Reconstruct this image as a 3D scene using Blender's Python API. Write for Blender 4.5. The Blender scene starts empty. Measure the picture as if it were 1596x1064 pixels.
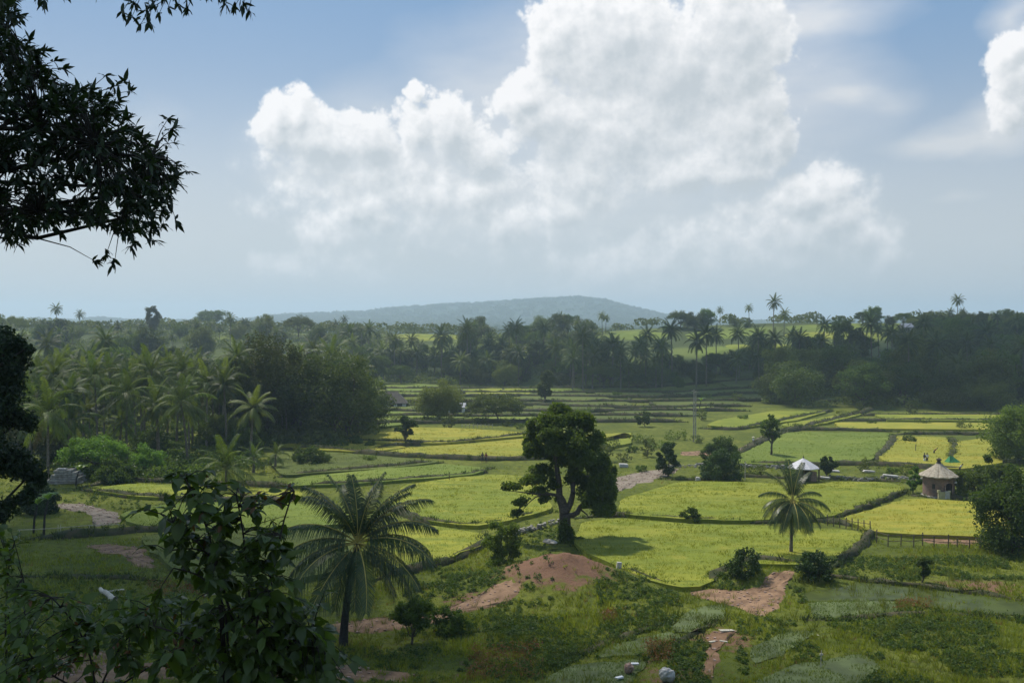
import bpy, math, random
import numpy as np
from mathutils import Vector, Matrix
R = math.radians
scene = bpy.context.scene
COL = scene.collection
# ------------------------------------------------------------------ camera
CAMZ = 22.0
PITCH = math.atan(32 / 1552.0)
cam_d = bpy.data.cameras.new('camera'); cam_d.lens = 35; cam_d.sensor_width = 36
cam_d.clip_start = 0.1; cam_d.clip_end = 20000
cam = bpy.data.objects.new('camera', cam_d); COL.objects.link(cam)
cam.location = (0, 0, CAMZ); cam.rotation_euler = (R(90) - PITCH, 0, 0)
scene.camera = cam
scene.view_settings.view_transform = 'Standard'; scene.view_settings.look = 'None'
scene.view_settings.gamma = 1; scene.view_settings.exposure = 0.12
scene.view_settings.use_curve_mapping = False
scene.cycles.use_denoising = True
scene.cycles.max_bounces = 8; scene.cycles.diffuse_bounces = 2; scene.cycles.glossy_bounces = 2
scene.cycles.transmission_bounces = 4; scene.cycles.volume_bounces = 1; scene.cycles.transparent_max_bounces = 8
scene.cycles.sample_clamp_indirect = 4
scene.cycles.use_adaptive_sampling = True

# ------------------------------------------------------------------ sun and sky
SUN = Vector((-0.36, 0.40, 0.86)).normalized()          # towards the sun
sun_el = math.asin(SUN.z); sun_az = math.atan2(SUN.x, SUN.y)
sd = bpy.data.lights.new('sun', 'SUN'); sd.energy = 4.2; sd.angle = R(2.2); sd.color = (1, .95, .86)
sun = bpy.data.objects.new('sun', sd); COL.objects.link(sun)
sun.rotation_euler = SUN.to_track_quat('Z', 'Y').to_euler(); sun.location = (0, 0, 300)
world = bpy.data.worlds.new('World'); scene.world = world; world.use_nodes = True

def ray(px, py):
    x = (px - 798) / 1552.0; y = -(py - 532) / 1552.0
    c, s = math.cos(PITCH), math.sin(PITCH)
    return (x, c + y * s, y * c - s)
def azel(px, py):
    d = ray(px, py); n = math.sqrt(sum(k * k for k in d))
    return math.atan2(d[0], d[1]), math.asin(d[2] / n)

class NT:
    def __init__(s, tree): s.t = tree; s.n = tree.nodes; s.l = tree.links
    def node(s, typ, ins=(), **kw):
        nd = s.n.new(typ)
        if typ == 'ShaderNodeTexNoise' and hasattr(s, 'dim'): nd.noise_dimensions = s.dim
        for k, v in kw.items(): setattr(nd, k, v)
        items = ins.items() if isinstance(ins, dict) else enumerate(ins)
        for k, v in items:
            if v is None: continue
            if isinstance(v, bpy.types.NodeSocket): s.l.new(v, nd.inputs[k])
            else: nd.inputs[k].default_value = v
        return nd
    def m(s, op, *a, clamp=False):
        return s.node('ShaderNodeMath', a, operation=op, use_clamp=clamp).outputs[0]
    def v(s, op, *a, out=0):
        return s.node('ShaderNodeVectorMath', a, operation=op).outputs[out]
    def mix(s, f, a, b, mode='MIX'):
        nd = s.node('ShaderNodeMix', data_type='RGBA', blend_type=mode)
        for i, v in ((0, f), (6, a), (7, b)):
            if isinstance(v, bpy.types.NodeSocket): s.l.new(v, nd.inputs[i])
            else: nd.inputs[i].default_value = v if i == 0 else (tuple(v) + (1,))[:4]
        return nd.outputs[2]
    def mr(s, x, a, b, c=0., d=1., interp='SMOOTHSTEP'):
        nd = s.node('ShaderNodeMapRange', interpolation_type=interp)
        s.l.new(x, nd.inputs[0])
        for i, v in enumerate((a, b, c, d)): nd.inputs[i + 1].default_value = v
        return nd.outputs[0]
    def noise(s, vec, scale, detail=3, rough=.5, out=0, dist=0):
        return s.node('ShaderNodeTexNoise', {'Vector': vec, 'Scale': scale, 'Detail': detail, 'Roughness': rough, 'Distortion': dist}, noise_dimensions=getattr(s, 'dim', '3D')).outputs[out]

# cumulus lobes: (photo x, y, radius x, radius y, fullness)
LOBES = [(430,190,38,45,1),(470,175,40,45,1),(500,225,80,60,1),(565,225,60,45,1),(645,150,16,24,.7),(640,200,45,40,.9),
 (700,205,66,55,1.1),(750,235,60,45,1),(560,290,130,60,.55),(555,325,70,54,1.),(500,358,44,40,.85),(600,345,40,30,.8),(660,300,160,70,.55),
 (815,145,52,42,1),(865,185,75,75,1),(870,60,60,80,.9),(960,60,130,100,1),(1060,110,130,110,1),(1150,60,90,110,1),
 (1175,110,48,50,1.1),(1195,165,38,30,1),(1150,210,80,80,1),(1215,215,34,50,.9),(1060,262,80,46,1.25),(960,210,130,90,.9),
 (1150,265,70,44,1),(1270,300,72,44,1.1),(1300,345,62,50,1),(1340,375,45,45,.9),(1375,400,34,36,.8),(1240,360,100,60,.9),
 (862,328,54,44,1.),(785,352,52,50,.95),(740,305,66,44,.9),(930,300,50,40,.7),(900,270,110,60,.7),(1160,385,110,50,.5),
 (1590,85,44,38,1.1),(1600,140,48,60,1.1),(1560,175,34,34,.9),(540,415,60,25,.45),(450,415,40,20,.4),(960,420,120,40,.4)]
SOFT = [(1490,215,130,42,1.),(1560,200,90,70,1.),(1290,160,120,36,.75),(1190,30,260,60,1.),(1540,310,70,30,.7),(1596,30,45,60,.6),(1000,170,420,230,1.),(600,270,300,150,.9),(740,330,380,150,.8),
 (860,330,500,170,.95),(1180,340,260,150,.7),(230,215,60,60,.3),(900,400,620,90,.35),(1500,420,300,70,.3),(380,380,300,110,.35)]

def lobe_max(t, p, lobes):
    acc = None
    for (x, y, rx, ry, w) in lobes:
        a, e = azel(x, y)
        d = t.v('SUBTRACT', p, (a, e, 0.0)); d = t.v('MULTIPLY', d, (1552 / rx, 1552 / ry, 0.0))
        f = t.m('MULTIPLY_ADD', t.v('LENGTH', d, out=1), -w, w)
        acc = f if acc is None else t.m('SMOOTH_MAX', acc, f, .18)
    return acc

g = bpy.data.node_groups.new('cloud_density', 'ShaderNodeTree')
g.interface.new_socket('P', in_out='INPUT', socket_type='NodeSocketVector')
g.interface.new_socket('D', in_out='OUTPUT', socket_type='NodeSocketFloat')
t = NT(g); t.dim = '2D'; gi = g.nodes.new('NodeGroupInput'); go = g.nodes.new('NodeGroupOutput')
p = gi.outputs[0]
wv = t.node('ShaderNodeTexNoise', {'Vector': p, 'Scale': 14.0, 'Detail': 4.0, 'Roughness': .55}).outputs[1]
pw = t.v('ADD', p, t.v('MULTIPLY', t.v('SUBTRACT', wv, (.5, .5, .5)), (.045, .034, 0.)))
base = lobe_max(t, pw, LOBES)
sep = t.node('ShaderNodeSeparateXYZ', (p,))
# cumulus goes on outside the part of the sky the photograph shows
out = t.m('MAXIMUM', t.mr(t.m('ABSOLUTE', sep.outputs[0]), .52, .75), t.mr(sep.outputs[1], .34, .5))
far_n = t.noise(t.v('MULTIPLY', p, (3., 5., 1.)), 1.0, 5, .55)
other = t.m('MULTIPLY', t.m('MULTIPLY_ADD', far_n, 5.0, -2.9), out)
other = t.m('ADD', other, t.m('MULTIPLY_ADD', out, .6, -.6))
base = t.m('MAXIMUM', base, other)
bil = t.node('ShaderNodeTexVoronoi', {'Vector': p, 'Scale': 38.0, 'Detail': 4.0, 'Roughness': .55, 'Lacunarity': 2.2, 'Smoothness': .4}, feature='SMOOTH_F1', normalize=True, voronoi_dimensions='2D').outputs[0]
fb = t.noise(p, 30., 7, .6)
dens = t.m('ADD', base, t.m('MULTIPLY_ADD', bil, -1.1, .36))
dens = t.m('ADD', dens, t.m('MULTIPLY_ADD', fb, .8, -.42))
t.l.new(dens, go.inputs[0])

t = NT(world.node_tree); t.dim = '2D'
for n in list(t.n): t.n.remove(n)
sky = t.node('ShaderNodeTexSky', sky_type='NISHITA', sun_disc=False, sun_elevation=sun_el, sun_rotation=sun_az,
             altitude=0, air_density=1.0, dust_density=2.2, ozone_density=1.6)
dirn = t.node('ShaderNodeTexCoord').outputs['Generated']
s3 = t.node('ShaderNodeSeparateXYZ', (t.v('NORMALIZE', dirn),))
az = t.m('ARCTAN2', s3.outputs[0], s3.outputs[1]); el = t.m('ARCSINE', s3.outputs[2])
P = t.node('ShaderNodeCombineXYZ', (az, el, 0.)).outputs[0]
def dn(off):
    nd = t.node('ShaderNodeGroup'); nd.node_tree = g
    t.l.new(t.v('ADD', P, off) if off else P, nd.inputs[0]); return nd.outputs[0]
d0, d1, d2 = dn(None), dn((-.006, .012, 0.)), dn((-.014, .034, 0.))
SKYS = .10
SKYCOL = dict(zen=(.17, .33, .56), hor=(.56, .61, .65))
cloud_a = t.m('ADD', t.m('MULTIPLY', t.mr(d0, -.03, .26), t.mr(el, .10, .22)), t.m('MULTIPLY', t.mr(d0, -.30, .62), t.mr(el, .10, .22, 1., 0.)))
occ = t.m('ADD', t.m('MAXIMUM', d1, 0.), t.m('MULTIPLY', t.m('MAXIMUM', d2, 0.), 1.0))
lit = t.m('POWER', 2.718, t.m('MULTIPLY', occ, -1.0))
lit = t.m('ADD', lit, t.m('MULTIPLY', t.m('SUBTRACT', d0, d1), .55), clamp=True)
low = t.mr(el, -.02, .30)
K = 1 / SKYS
c_dark = t.mix(low, (.52 * K, .57 * K, .61 * K), (.55 * K, .60 * K, .64 * K))
lowc = t.mr(el, -.02, .14)
c_lit = t.mix(lowc, (.72 * K, .73 * K, .76 * K), (.93 * K, .93 * K, .94 * K))
ccol = t.mix(lit, c_dark, c_lit)
# air: the clear sky pales towards the horizon
skyc = t.mix(.72, sky.outputs[0], t.mix(t.mr(el, .02, .34), tuple(K * c for c in SKYCOL['hor']), tuple(K * c for c in SKYCOL['zen'])))
wn = t.noise(t.v('MULTIPLY', P, (1., 3.2, 1.)), 7., 6, .6)
soft = lobe_max(t, t.v('ADD', P, t.v('MULTIPLY', t.v('SUBTRACT', t.node('ShaderNodeTexNoise', {'Vector': t.v('MULTIPLY', P, (1., 2., 1.)), 'Scale': 6., 'Detail': 4.}).outputs[1], (.5, .5, .5)), (.10, .05, 0.))), SOFT)
soft = t.m('MULTIPLY', t.m('MAXIMUM', soft, 0.), t.m('MULTIPLY_ADD', wn, 1.8, .5), clamp=True)
low2 = t.mr(el, .0, .24, .72, 0.)
veil = t.m('MAXIMUM', t.m('MULTIPLY', soft, .95), t.m('MULTIPLY', low2, t.m('MULTIPLY_ADD', wn, .5, .75)), clamp=True)
vcol = t.mix(low, (.53 * K, .585 * K, .63 * K), (.72 * K, .745 * K, .78 * K))
s1 = t.mix(veil, skyc, vcol)
fin = t.mix(t.m('MULTIPLY', cloud_a, t.mr(el, .02, .10, .4, 1.)), s1, ccol)
bg = t.node('ShaderNodeBackground', (fin, SKYS))
ow = t.node('ShaderNodeOutputWorld', (bg.outputs[0],))
world.cycles.sampling_method = 'MANUAL'; world.cycles.sample_map_resolution = 512

# ------------------------------------------------------------------ ground shape
def _h(ix, iy, s):
    n = (ix * 374761393 + iy * 668265263 + s * 1274126177) & 0xffffffff
    n = ((n ^ (n >> 13)) * 1274126177) & 0xffffffff
    return ((n ^ (n >> 16)) & 0xffff) / 65535.0
def vn(x, y, s=0):
    x = np.asarray(x, float); y = np.asarray(y, float)
    ix = np.floor(x).astype(np.int64); iy = np.floor(y).astype(np.int64); fx = x - ix; fy = y - iy
    fx = fx * fx * (3 - 2 * fx); fy = fy * fy * (3 - 2 * fy)
    a = _h(ix, iy, s); b = _h(ix + 1, iy, s); c = _h(ix, iy + 1, s); d = _h(ix + 1, iy + 1, s)
    return (a * (1 - fx) + b * fx) * (1 - fy) + (c * (1 - fx) + d * fx) * fy - .5
def fbm(x, y, s=0, o=4):
    r = 0; a = 1
    for i in range(o): r = r + a * vn(x * 2 ** i, y * 2 ** i, s + i); a *= .5
    return r
def sstep(a, b, x):
    t_ = np.clip((x - a) / (b - a), 0, 1); return t_ * t_ * (3 - 2 * t_)
def GP(px, py, z=0.0):
    d = ray(px, py); k = (z - CAMZ) / d[2]; return (d[0] * k, d[1] * k)
CREST = [(-3000,518),(0,517),(300,519),(560,523),(640,522),(760,524),(900,522),(960,517),(1060,510),(1140,506),(1220,503),(1440,504),(1500,508),(1596,512),(4000,514)]
FARH = [(-3000,502),(-400,499),(0,502),(60,500),(120,503),(150,498),(200,502),(330,503),(400,499),(440,494),(500,492),(560,489),(640,481),(740,476),(800,471),(850,468),(900,466),(945,471),(980,481),(1020,490),(1060,498),(1100,504),(1300,504),(1480,503),(1560,499),(1650,501),(4000,502)]
MOUND = (GP(868, 908), 2.5, 4.3)
LEVEL = [GP(a, b) + (r,) for a, b, r in ((1085,965,3.2),(995,1005,4),(920,1048,5),(1330,950,4.5),(1220,1005,3.6),(1275,1048,5.5),(1340,920,6),(1470,940,7),(1570,950,6))]
def h(X, Y):
    X = np.asarray(X, float); Y = np.asarray(Y, float)
    D = np.maximum(Y, 1.0); px = 798 + 1552 * X / D
    px = np.where(Y < 20, 798 + 1552 * X / 20., px)
    near = 20.2 - .47 * np.maximum(0, np.hypot(np.maximum(Y, 0), .0) - 2.0)
    near = near - .02 * np.maximum(np.abs(X) - 25, 0)
    near = np.maximum(near, 0) + .25 * np.sin(X * .35) * sstep(0, 3, near)
    flat = .22 * fbm(X / 9., Y / 9., 3, 4) * sstep(40, 50, Y) * (1 - .8 * sstep(90, 100, Y))
    for lx, ly, lr in LEVEL: flat = flat * (1 - np.exp(-(((X - lx) ** 2 + (Y - ly) ** 2) / lr ** 2) ** 2))
    flat = flat * (1 - sstep(600, 900, Y))
    zc = CAMZ - (np.interp(px, [a for a, _ in CREST], [b for _, b in CREST]) - 500) / 1552. * 480
    y0 = np.interp(px, [0, 560, 700, 1000, 1150, 1600], [240, 330, 335, 315, 270, 246])
    tt = np.clip((Y - y0) / (480 - y0), 0, 1)
    ridge = zc * tt ** 1.55 * (1 - .9 * sstep(520, 900, Y))
    ridge = ridge + 1.6 * fbm(X / 40., Y / 40., 9, 3) * sstep(.1, .5, tt) * (1 - sstep(440, 480, Y) * .8)
    zf = (CAMZ - (np.interp(px, [a for a, _ in FARH], [b for _, b in FARH]) - 500) / 1552. * 3400)
    far = np.maximum(zf, 0) * np.exp(-((Y - 3400) / 600.) ** 2) * (1 + .05 * fbm(X / 160., Y / 160., 5, 4))
    far = np.where(Y > 3400, np.maximum(zf, 0) * np.exp(-((Y - 3400) / 1500.) ** 2) * .98, far)
    (mx, my), mh, mr = MOUND
    r = np.hypot((X - mx) / 1.35, (Y - my) * .95)
    mound = mh * np.exp(-(r / mr) ** 2 * 1.4) * (1 + .25 * fbm(X / 1.5, Y / 1.5, 21, 3))
    bx, by = GP(1185, 905)
    mound = mound + 1.0 * np.exp(-(((X - bx) / 5.) ** 2 + ((Y - by) / 2.2) ** 2))
    return near + flat + ridge + far + mound
def hz(x, y): return float(h(x, y))
def hit(px, py, dmax=3000):
    d = ray(px, py); k = 20.
    while k < dmax:
        if CAMZ + d[2] * k < hz(d[0] * k, d[1] * k): return (d[0] * k, d[1] * k)
        k *= 1.004
    return (d[0] * k, d[1] * k)

# ------------------------------------------------------------------ mesh and object helpers
class MB:
    def __init__(s): s.V = []; s.F = []; s.n = 0
    def add(s, V, F, m=0):
        V = np.asarray(V, float).reshape(-1, 3)
        if len(F) == 0: return s
        if isinstance(F, list) and len({len(f) for f in F}) > 1:
            for k in sorted({len(f) for f in F}): s.F.append((np.array([f for f in F if len(f) == k]) + s.n, m))
            s.V.append(V); s.n += len(V); return s
        F = np.asarray(F, int)
        s.V.append(V); s.F.append((F + s.n, m)); s.n += len(V); return s
    def mesh(s, name, mats, smooth=False):
        me = bpy.data.meshes.new(name)
        V = np.concatenate(s.V) if s.V else np.zeros((0, 3))
        me.vertices.add(len(V)); me.vertices.foreach_set('co', V.ravel())
        lv = []; ls = []; mi = []; o = 0
        for F, m in s.F:
            k = F.shape[1]; lv.append(F.ravel()); ls.append(o + np.arange(len(F)) * k); o += F.size; mi.append(np.full(len(F), m))
        if o:
            me.loops.add(o); me.loops.foreach_set('vertex_index', np.concatenate(lv).astype(np.int32))
            ls = np.concatenate(ls).astype(np.int32); me.polygons.add(len(ls)); me.polygons.foreach_set('loop_start', ls)
            me.polygons.foreach_set('material_index', np.concatenate(mi).astype(np.int32))
            if not smooth: me.polygons.foreach_set('use_smooth', np.zeros(len(ls), bool))
            else: me.polygons.foreach_set('use_smooth', np.ones(len(ls), bool))
        for m in mats: me.materials.append(m)
        me.update(calc_edges=True); return me
    def box(s, c, d, m=0, rz=0., taper=1.):
        c = np.array(c, float); d = np.array(d, float) / 2
        V = np.array([(x, y, z) for z in (-1, 1) for y in (-1, 1) for x in (-1, 1)], float) * d
        V[4:, :2] *= taper
        if rz: V = V @ np.array([[math.cos(rz), math.sin(rz), 0], [-math.sin(rz), math.cos(rz), 0], [0, 0, 1]])
        return s.add(V + c, [(0, 2, 3, 1), (4, 5, 7, 6), (0, 1, 5, 4), (2, 6, 7, 3), (0, 4, 6, 2), (1, 3, 7, 5)], m)
    def tube(s, pts, rad, n=6, m=0, cap=True):
        pts = np.asarray(pts, float); k = len(pts); rad = np.broadcast_to(rad, (k,))
        T = np.gradient(pts, axis=0); T /= np.linalg.norm(T, axis=1)[:, None] + 1e-9
        ref = np.array([0, 0, 1.]) if abs(T[0][2]) < .9 else np.array([1., 0, 0])
        U = np.cross(T, ref); U /= np.linalg.norm(U, axis=1)[:, None] + 1e-9; W = np.cross(T, U)
        a = np.arange(n) / n * 2 * math.pi
        V = pts[:, None] + rad[:, None, None] * (np.cos(a)[None, :, None] * U[:, None] + np.sin(a)[None, :, None] * W[:, None])
        i = np.arange(k - 1)[:, None] * n; j = np.arange(n)[None]; j2 = (j + 1) % n
        F = np.stack([i + j, i + j2, i + n + j2, i + n + j], -1).reshape(-1, 4)
        s.add(V.reshape(-1, 3), F, m)
        if cap and rad[-1] > .01:
            c = np.vstack([V[-1], pts[-1]]); s.add(c, [(q, (q + 1) % n, n) for q in range(n)], m)
        return s
    def lathe(s, prof, n=16, m=0, c=(0, 0, 0), a0=0., sx=1., sy=1.):
        a = np.arange(n) / n * 2 * math.pi + a0
        V = np.array([[(r * math.cos(q) * sx, r * math.sin(q) * sy, z) for q in a] for r, z in prof]) + np.array(c)
        k = len(prof); i = np.arange(k - 1)[:, None] * n; j = np.arange(n)[None]; j2 = (j + 1) % n
        F = np.stack([i + j, i + j2, i + n + j2, i + n + j], -1).reshape(-1, 4)
        return s.add(V.reshape(-1, 3), F, m)

def link(name, me, parent=None, loc=None, kind=None):
    o = bpy.data.objects.new(name, me); COL.objects.link(o)
    if parent: o.parent = parent
    if loc is not None: o.location = loc
    if kind: o['kind'] = kind
    return o
def tag(o, label, cat, group=None):
    o['label'] = label; o['category'] = cat
    if group: o['group'] = group
    return o
def thing(name, label, cat, loc, rz=0., group=None, s=1.):
    o = link(name, None, loc=loc); o.rotation_euler.z = rz; o.scale = (s, s, s)
    return tag(o, label, cat, group)
def structure(name, me, loc=None): return link(name, me, loc=loc, kind='structure')

# ------------------------------------------------------------------ materials
def mat(name, col, rough=.8, var=None, vscale=3., bump=0., bscale=20., spec=.25, metal=0., coord='Object'):
    m = bpy.data.materials.new(name); m.use_nodes = True; t = NT(m.node_tree)
    b = t.n['Principled BSDF']; b.inputs['Roughness'].default_value = rough
    b.inputs['Specular IOR Level'].default_value = spec; b.inputs['Metallic'].default_value = metal
    tc = t.node('ShaderNodeTexCoord').outputs[coord]
    if var:
        f = t.mr(t.noise(tc, vscale, 5, .62), .34, .66)
        t.l.new(t.mix(f, col, var), b.inputs['Base Color'])
    else: b.inputs['Base Color'].default_value = tuple(col) + (1,)
    if bump:
        bn = t.node('ShaderNodeBump', {'Strength': bump, 'Distance': .05, 'Height': t.noise(tc, bscale, 5, .65)})
        t.l.new(bn.outputs[0], b.inputs['Normal'])
    return m
def leafmat(name, c1, c2, trans=.35, rough=.55, spec=.3, objvar=.35, tcol=None):
    m = bpy.data.materials.new(name); m.use_nodes = True; t = NT(m.node_tree)
    b = t.n['Principled BSDF']; b.inputs['Roughness'].default_value = rough; b.inputs['Specular IOR Level'].default_value = spec
    rnd = t.node('ShaderNodeNewGeometry').outputs['Random Per Island']
    orn = t.node('ShaderNodeObjectInfo').outputs['Random']
    pos = t.node('ShaderNodeNewGeometry').outputs['Position']
    nz = t.noise(pos, .55, 3, .6)
    f = t.m('ADD', t.m('MULTIPLY', rnd, .6), t.m('MULTIPLY_ADD', nz, 1.4, -.5), clamp=True)
    c = t.mix(f, c1, c2)
    c = t.mix(t.m('MULTIPLY', t.m('POWER', orn, 1.5), objvar), c, tuple(k * f_ for k, f_ in zip(c2, (1.5, 1.2, .8))))
    val = t.node('ShaderNodeHueSaturation', {'Value': t.mr(t.m('FRACT', t.m('MULTIPLY', orn, 7.31)), 0, 1, 1 - objvar, 1 + objvar, 'LINEAR'), 'Color': c}).outputs[0]
    t.l.new(val, b.inputs['Base Color'])
    tr = t.node('ShaderNodeBsdfTranslucent', (t.mix(1.0, val, tcol or (1.5, 1.5, .6), 'MULTIPLY'),))
    mx = t.node('ShaderNodeMixShader', (trans, b.outputs[0], tr.outputs[0]))
    t.l.new(mx.outputs[0], t.n['Material Output'].inputs[0])
    return m
M = {}
M['bark'] = mat('bark', (.06, .05, .04), .9, (.12, .10, .08), 6., .5, 14.)
M['pale_bark'] = mat('pale_bark', (.16, .14, .11), .9, (.27, .24, .19), 4., .4, 12.)
M['dark_bark'] = mat('dark_bark', (.025, .022, .018), .9, (.05, .042, .034), 8., .4, 30.)
M['leaf_dark'] = leafmat('dark_tree_leaves', (.018, .040, .010), (.045, .085, .018), .28)
M['leaf_mid'] = leafmat('tree_leaves', (.034, .068, .014), (.095, .145, .026), .48)
M['leaf_light'] = leafmat('light_tree_leaves', (.05, .11, .02), (.12, .22, .035), .42)
M['leaf_far'] = leafmat('woodland_leaves', (.034, .064, .016), (.10, .13, .03), .35, objvar=.5)
M['leaf_near'] = leafmat('foreground_leaves', (.030, .058, .014), (.085, .14, .022), .42, .38, .5, .3)
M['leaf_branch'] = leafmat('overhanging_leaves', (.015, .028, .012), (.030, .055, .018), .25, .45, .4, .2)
M['leaf_red'] = leafmat('reddish_young_leaves', (.09, .035, .018), (.14, .075, .02), .35, .45, .4)
M['palm'] = leafmat('palm_leaflets', (.020, .048, .012), (.060, .095, .020), .32, .42, .45, .3)
M['palm_far'] = leafmat('far_palm_leaflets', (.032, .058, .015), (.09, .12, .03), .35, .6, .3, .35)
M['rachis_dull'] = mat('grove_palm_midrib', (.10, .12, .03), .7, (.16, .17, .05), 3.)
M['palm_grove'] = leafmat('grove_palm_leaflets', (.034, .072, .014), (.11, .15, .028), .36, .6, .3, .4)
M['palm_dry'] = leafmat('dry_palm_leaflets', (.10, .075, .03), (.17, .13, .05), .3)
M['rachis'] = mat('palm_midrib', (.34, .28, .06), .6, (.46, .36, .09), 3.)
M['palm_bark'] = mat('palm_bark', (.10, .085, .065), .9, (.20, .17, .13), 5., .6, 9.)
M['weeds'] = leafmat('weed_leaves', (.050, .100, .018), (.12, .19, .032), .4)
M['weeds_dark'] = leafmat('bund_weeds', (.024, .045, .010), (.060, .085, .020), .3)
M['grass'] = leafmat('grass_blades', (.090, .135, .016), (.185, .215, .028), .4)
M['grass_dry'] = leafmat('dry_grass_blades', (.15, .11, .04), (.22, .16, .06), .3)
M['banana'] = leafmat('banana_leaves', (.08, .16, .02), (.20, .32, .04), .45, .4, .5)
M['soil'] = mat('red_soil', (.15, .085, .045), .95, (.24, .14, .08), 1.2, .6, 6.)
M['path'] = mat('trodden_earth', (.15, .088, .05), .95, (.29, .18, .105), .8, .6, 3.)
M['path_grey'] = mat('pale_dust', (.17, .135, .10), .95, (.27, .22, .17), .7, .3, 3.)
M['bund'] = mat('bund_earth', (.034, .044, .014), .95, (.075, .062, .034), 1.1, 1., 4.)
M['white'] = mat('whitewash', (.72, .72, .70), .7, (.5, .5, .48), 2.)
M['grey_roof'] = mat('grey_roofing', (.30, .30, .33), .7, (.42, .42, .45), 1.5, .3, 10.)
M['brown_roof'] = mat('thatch_brown', (.09, .08, .07), .9, (.14, .12, .10), 3., .6, 12.)
M['thatch'] = mat('weathered_thatch', (.27, .23, .17), .95, (.42, .37, .29), 3.5, .7, 16.)
M['white_roof'] = mat('pale_sheet_roof', (.44, .43, .46), .6, (.56, .55, .57), 2.5, .3, 8.)
M['dark'] = mat('dark_timber', (.035, .03, .026), .8, (.06, .05, .04), 5.)
M['wood'] = mat('fence_wood', (.09, .07, .05), .9, (.17, .14, .10), 5., .4, 20.)
M['pale_wood'] = mat('bleached_wood', (.42, .38, .30), .85, (.58, .53, .44), 3., .3, 20.)
M['stone'] = mat('field_stone', (.22, .20, .17), .9, (.40, .38, .34), 2.5, .5, 8.)
M['white_stone'] = mat('pale_stone', (.36, .34, .31), .85, (.56, .54, .50), 3., .4, 9.)
M['brown_stone'] = mat('brown_stone', (.24, .15, .11), .9, (.38, .27, .22), 3., .5, 9.)
M['skin'] = mat('skin', (.16, .09, .06), .6); M['hair'] = mat('hair', (.02, .017, .015), .7)
M['cloth_white'] = mat('white_cloth', (.72, .72, .72), .9); M['cloth_dark'] = mat('dark_cloth', (.05, .05, .07), .9)
M['cloth_green'] = mat('green_cloth', (.03, .16, .06), .8, (.05, .24, .10), 2.); M['cloth_red'] = mat('red_cloth', (.30, .08, .05), .9)
M['plaster'] = mat('yellow_plaster', (.36, .33, .16), .9, (.46, .42, .24), 3.)

def brickmat():
    m = bpy.data.materials.new('hut_brickwork'); m.use_nodes = True; t = NT(m.node_tree); b = t.n['Principled BSDF']; b.inputs['Roughness'].default_value = .9
    tc = t.node('ShaderNodeTexCoord').outputs['Object']; s = t.node('ShaderNodeSeparateXYZ', (tc,))
    a = t.m('ARCTAN2', s.outputs[1], s.outputs[0])
    v = t.node('ShaderNodeCombineXYZ', (t.m('MULTIPLY', a, 1.9), s.outputs[2], 0.)).outputs[0]
    br = t.node('ShaderNodeTexBrick', {'Vector': v, 'Color1': (.20, .10, .07, 1), 'Color2': (.29, .16, .11, 1), 'Mortar': (.20, .17, .14, 1), 'Scale': 1., 'Mortar Size': .012, 'Brick Width': .26, 'Row Height': .09})
    t.l.new(t.mix(t.mr(t.noise(tc, 1.6, 4), .35, .7), br.outputs[0], (.13, .10, .085)), b.inputs['Base Color'])
    bn = t.node('ShaderNodeBump', {'Strength': .5, 'Distance': .03, 'Height': br.outputs[1]}, invert=True); t.l.new(bn.outputs[0], b.inputs['Normal'])
    return m
M['brick'] = brickmat()

def groundmat():
    m = bpy.data.materials.new('ground_cover'); m.use_nodes = True; t = NT(m.node_tree); b = t.n['Principled BSDF']
    b.inputs['Roughness'].default_value = .95; b.inputs['Specular IOR Level'].default_value = .1
    pos = t.node('ShaderNodeNewGeometry').outputs['Position']
    n1 = t.noise(pos, .12, 6, .62); n2 = t.noise(pos, 1.1, 6, .65); n3 = t.noise(pos, .022, 4, .5)
    c = t.mix(t.mr(n1, .38, .62), (.090, .112, .018), (.150, .165, .028))
    c = t.mix(t.mr(n2, .42, .7), c, (.055, .072, .014))
    c = t.mix(t.m('MULTIPLY', t.mr(n2, .60, .72), .5), c, (.15, .12, .06))
    sp = t.node('ShaderNodeSeparateXYZ', (pos,))
    farm = t.mr(sp.outputs[1], 250, 420)
    cf = t.mix(t.mr(n3, .44, .56), (.060, .078, .026), (.13, .16, .04))
    c = t.mix(farm, c, cf)
    mt = t.mr(sp.outputs[1], 1000, 1300); c = t.mix(mt, c, (.035, .055, .025))
    at = t.node('ShaderNodeAttribute', attribute_name='soil').outputs['Fac']
    sf = t.mr(t.m('ADD', at, t.m('MULTIPLY_ADD', n2, 1.2, -.6)), .35, .6)
    c = t.mix(sf, c, t.mix(n1, (.13, .07, .042), (.24, .14, .09)))
    t.l.new(c, b.inputs['Base Color'])
    bn = t.node('ShaderNodeBump', {'Strength': .8, 'Distance': .18, 'Height': t.noise(pos, 3., 6, .7)}); t.l.new(bn.outputs[0], b.inputs['Normal'])
    return m
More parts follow.
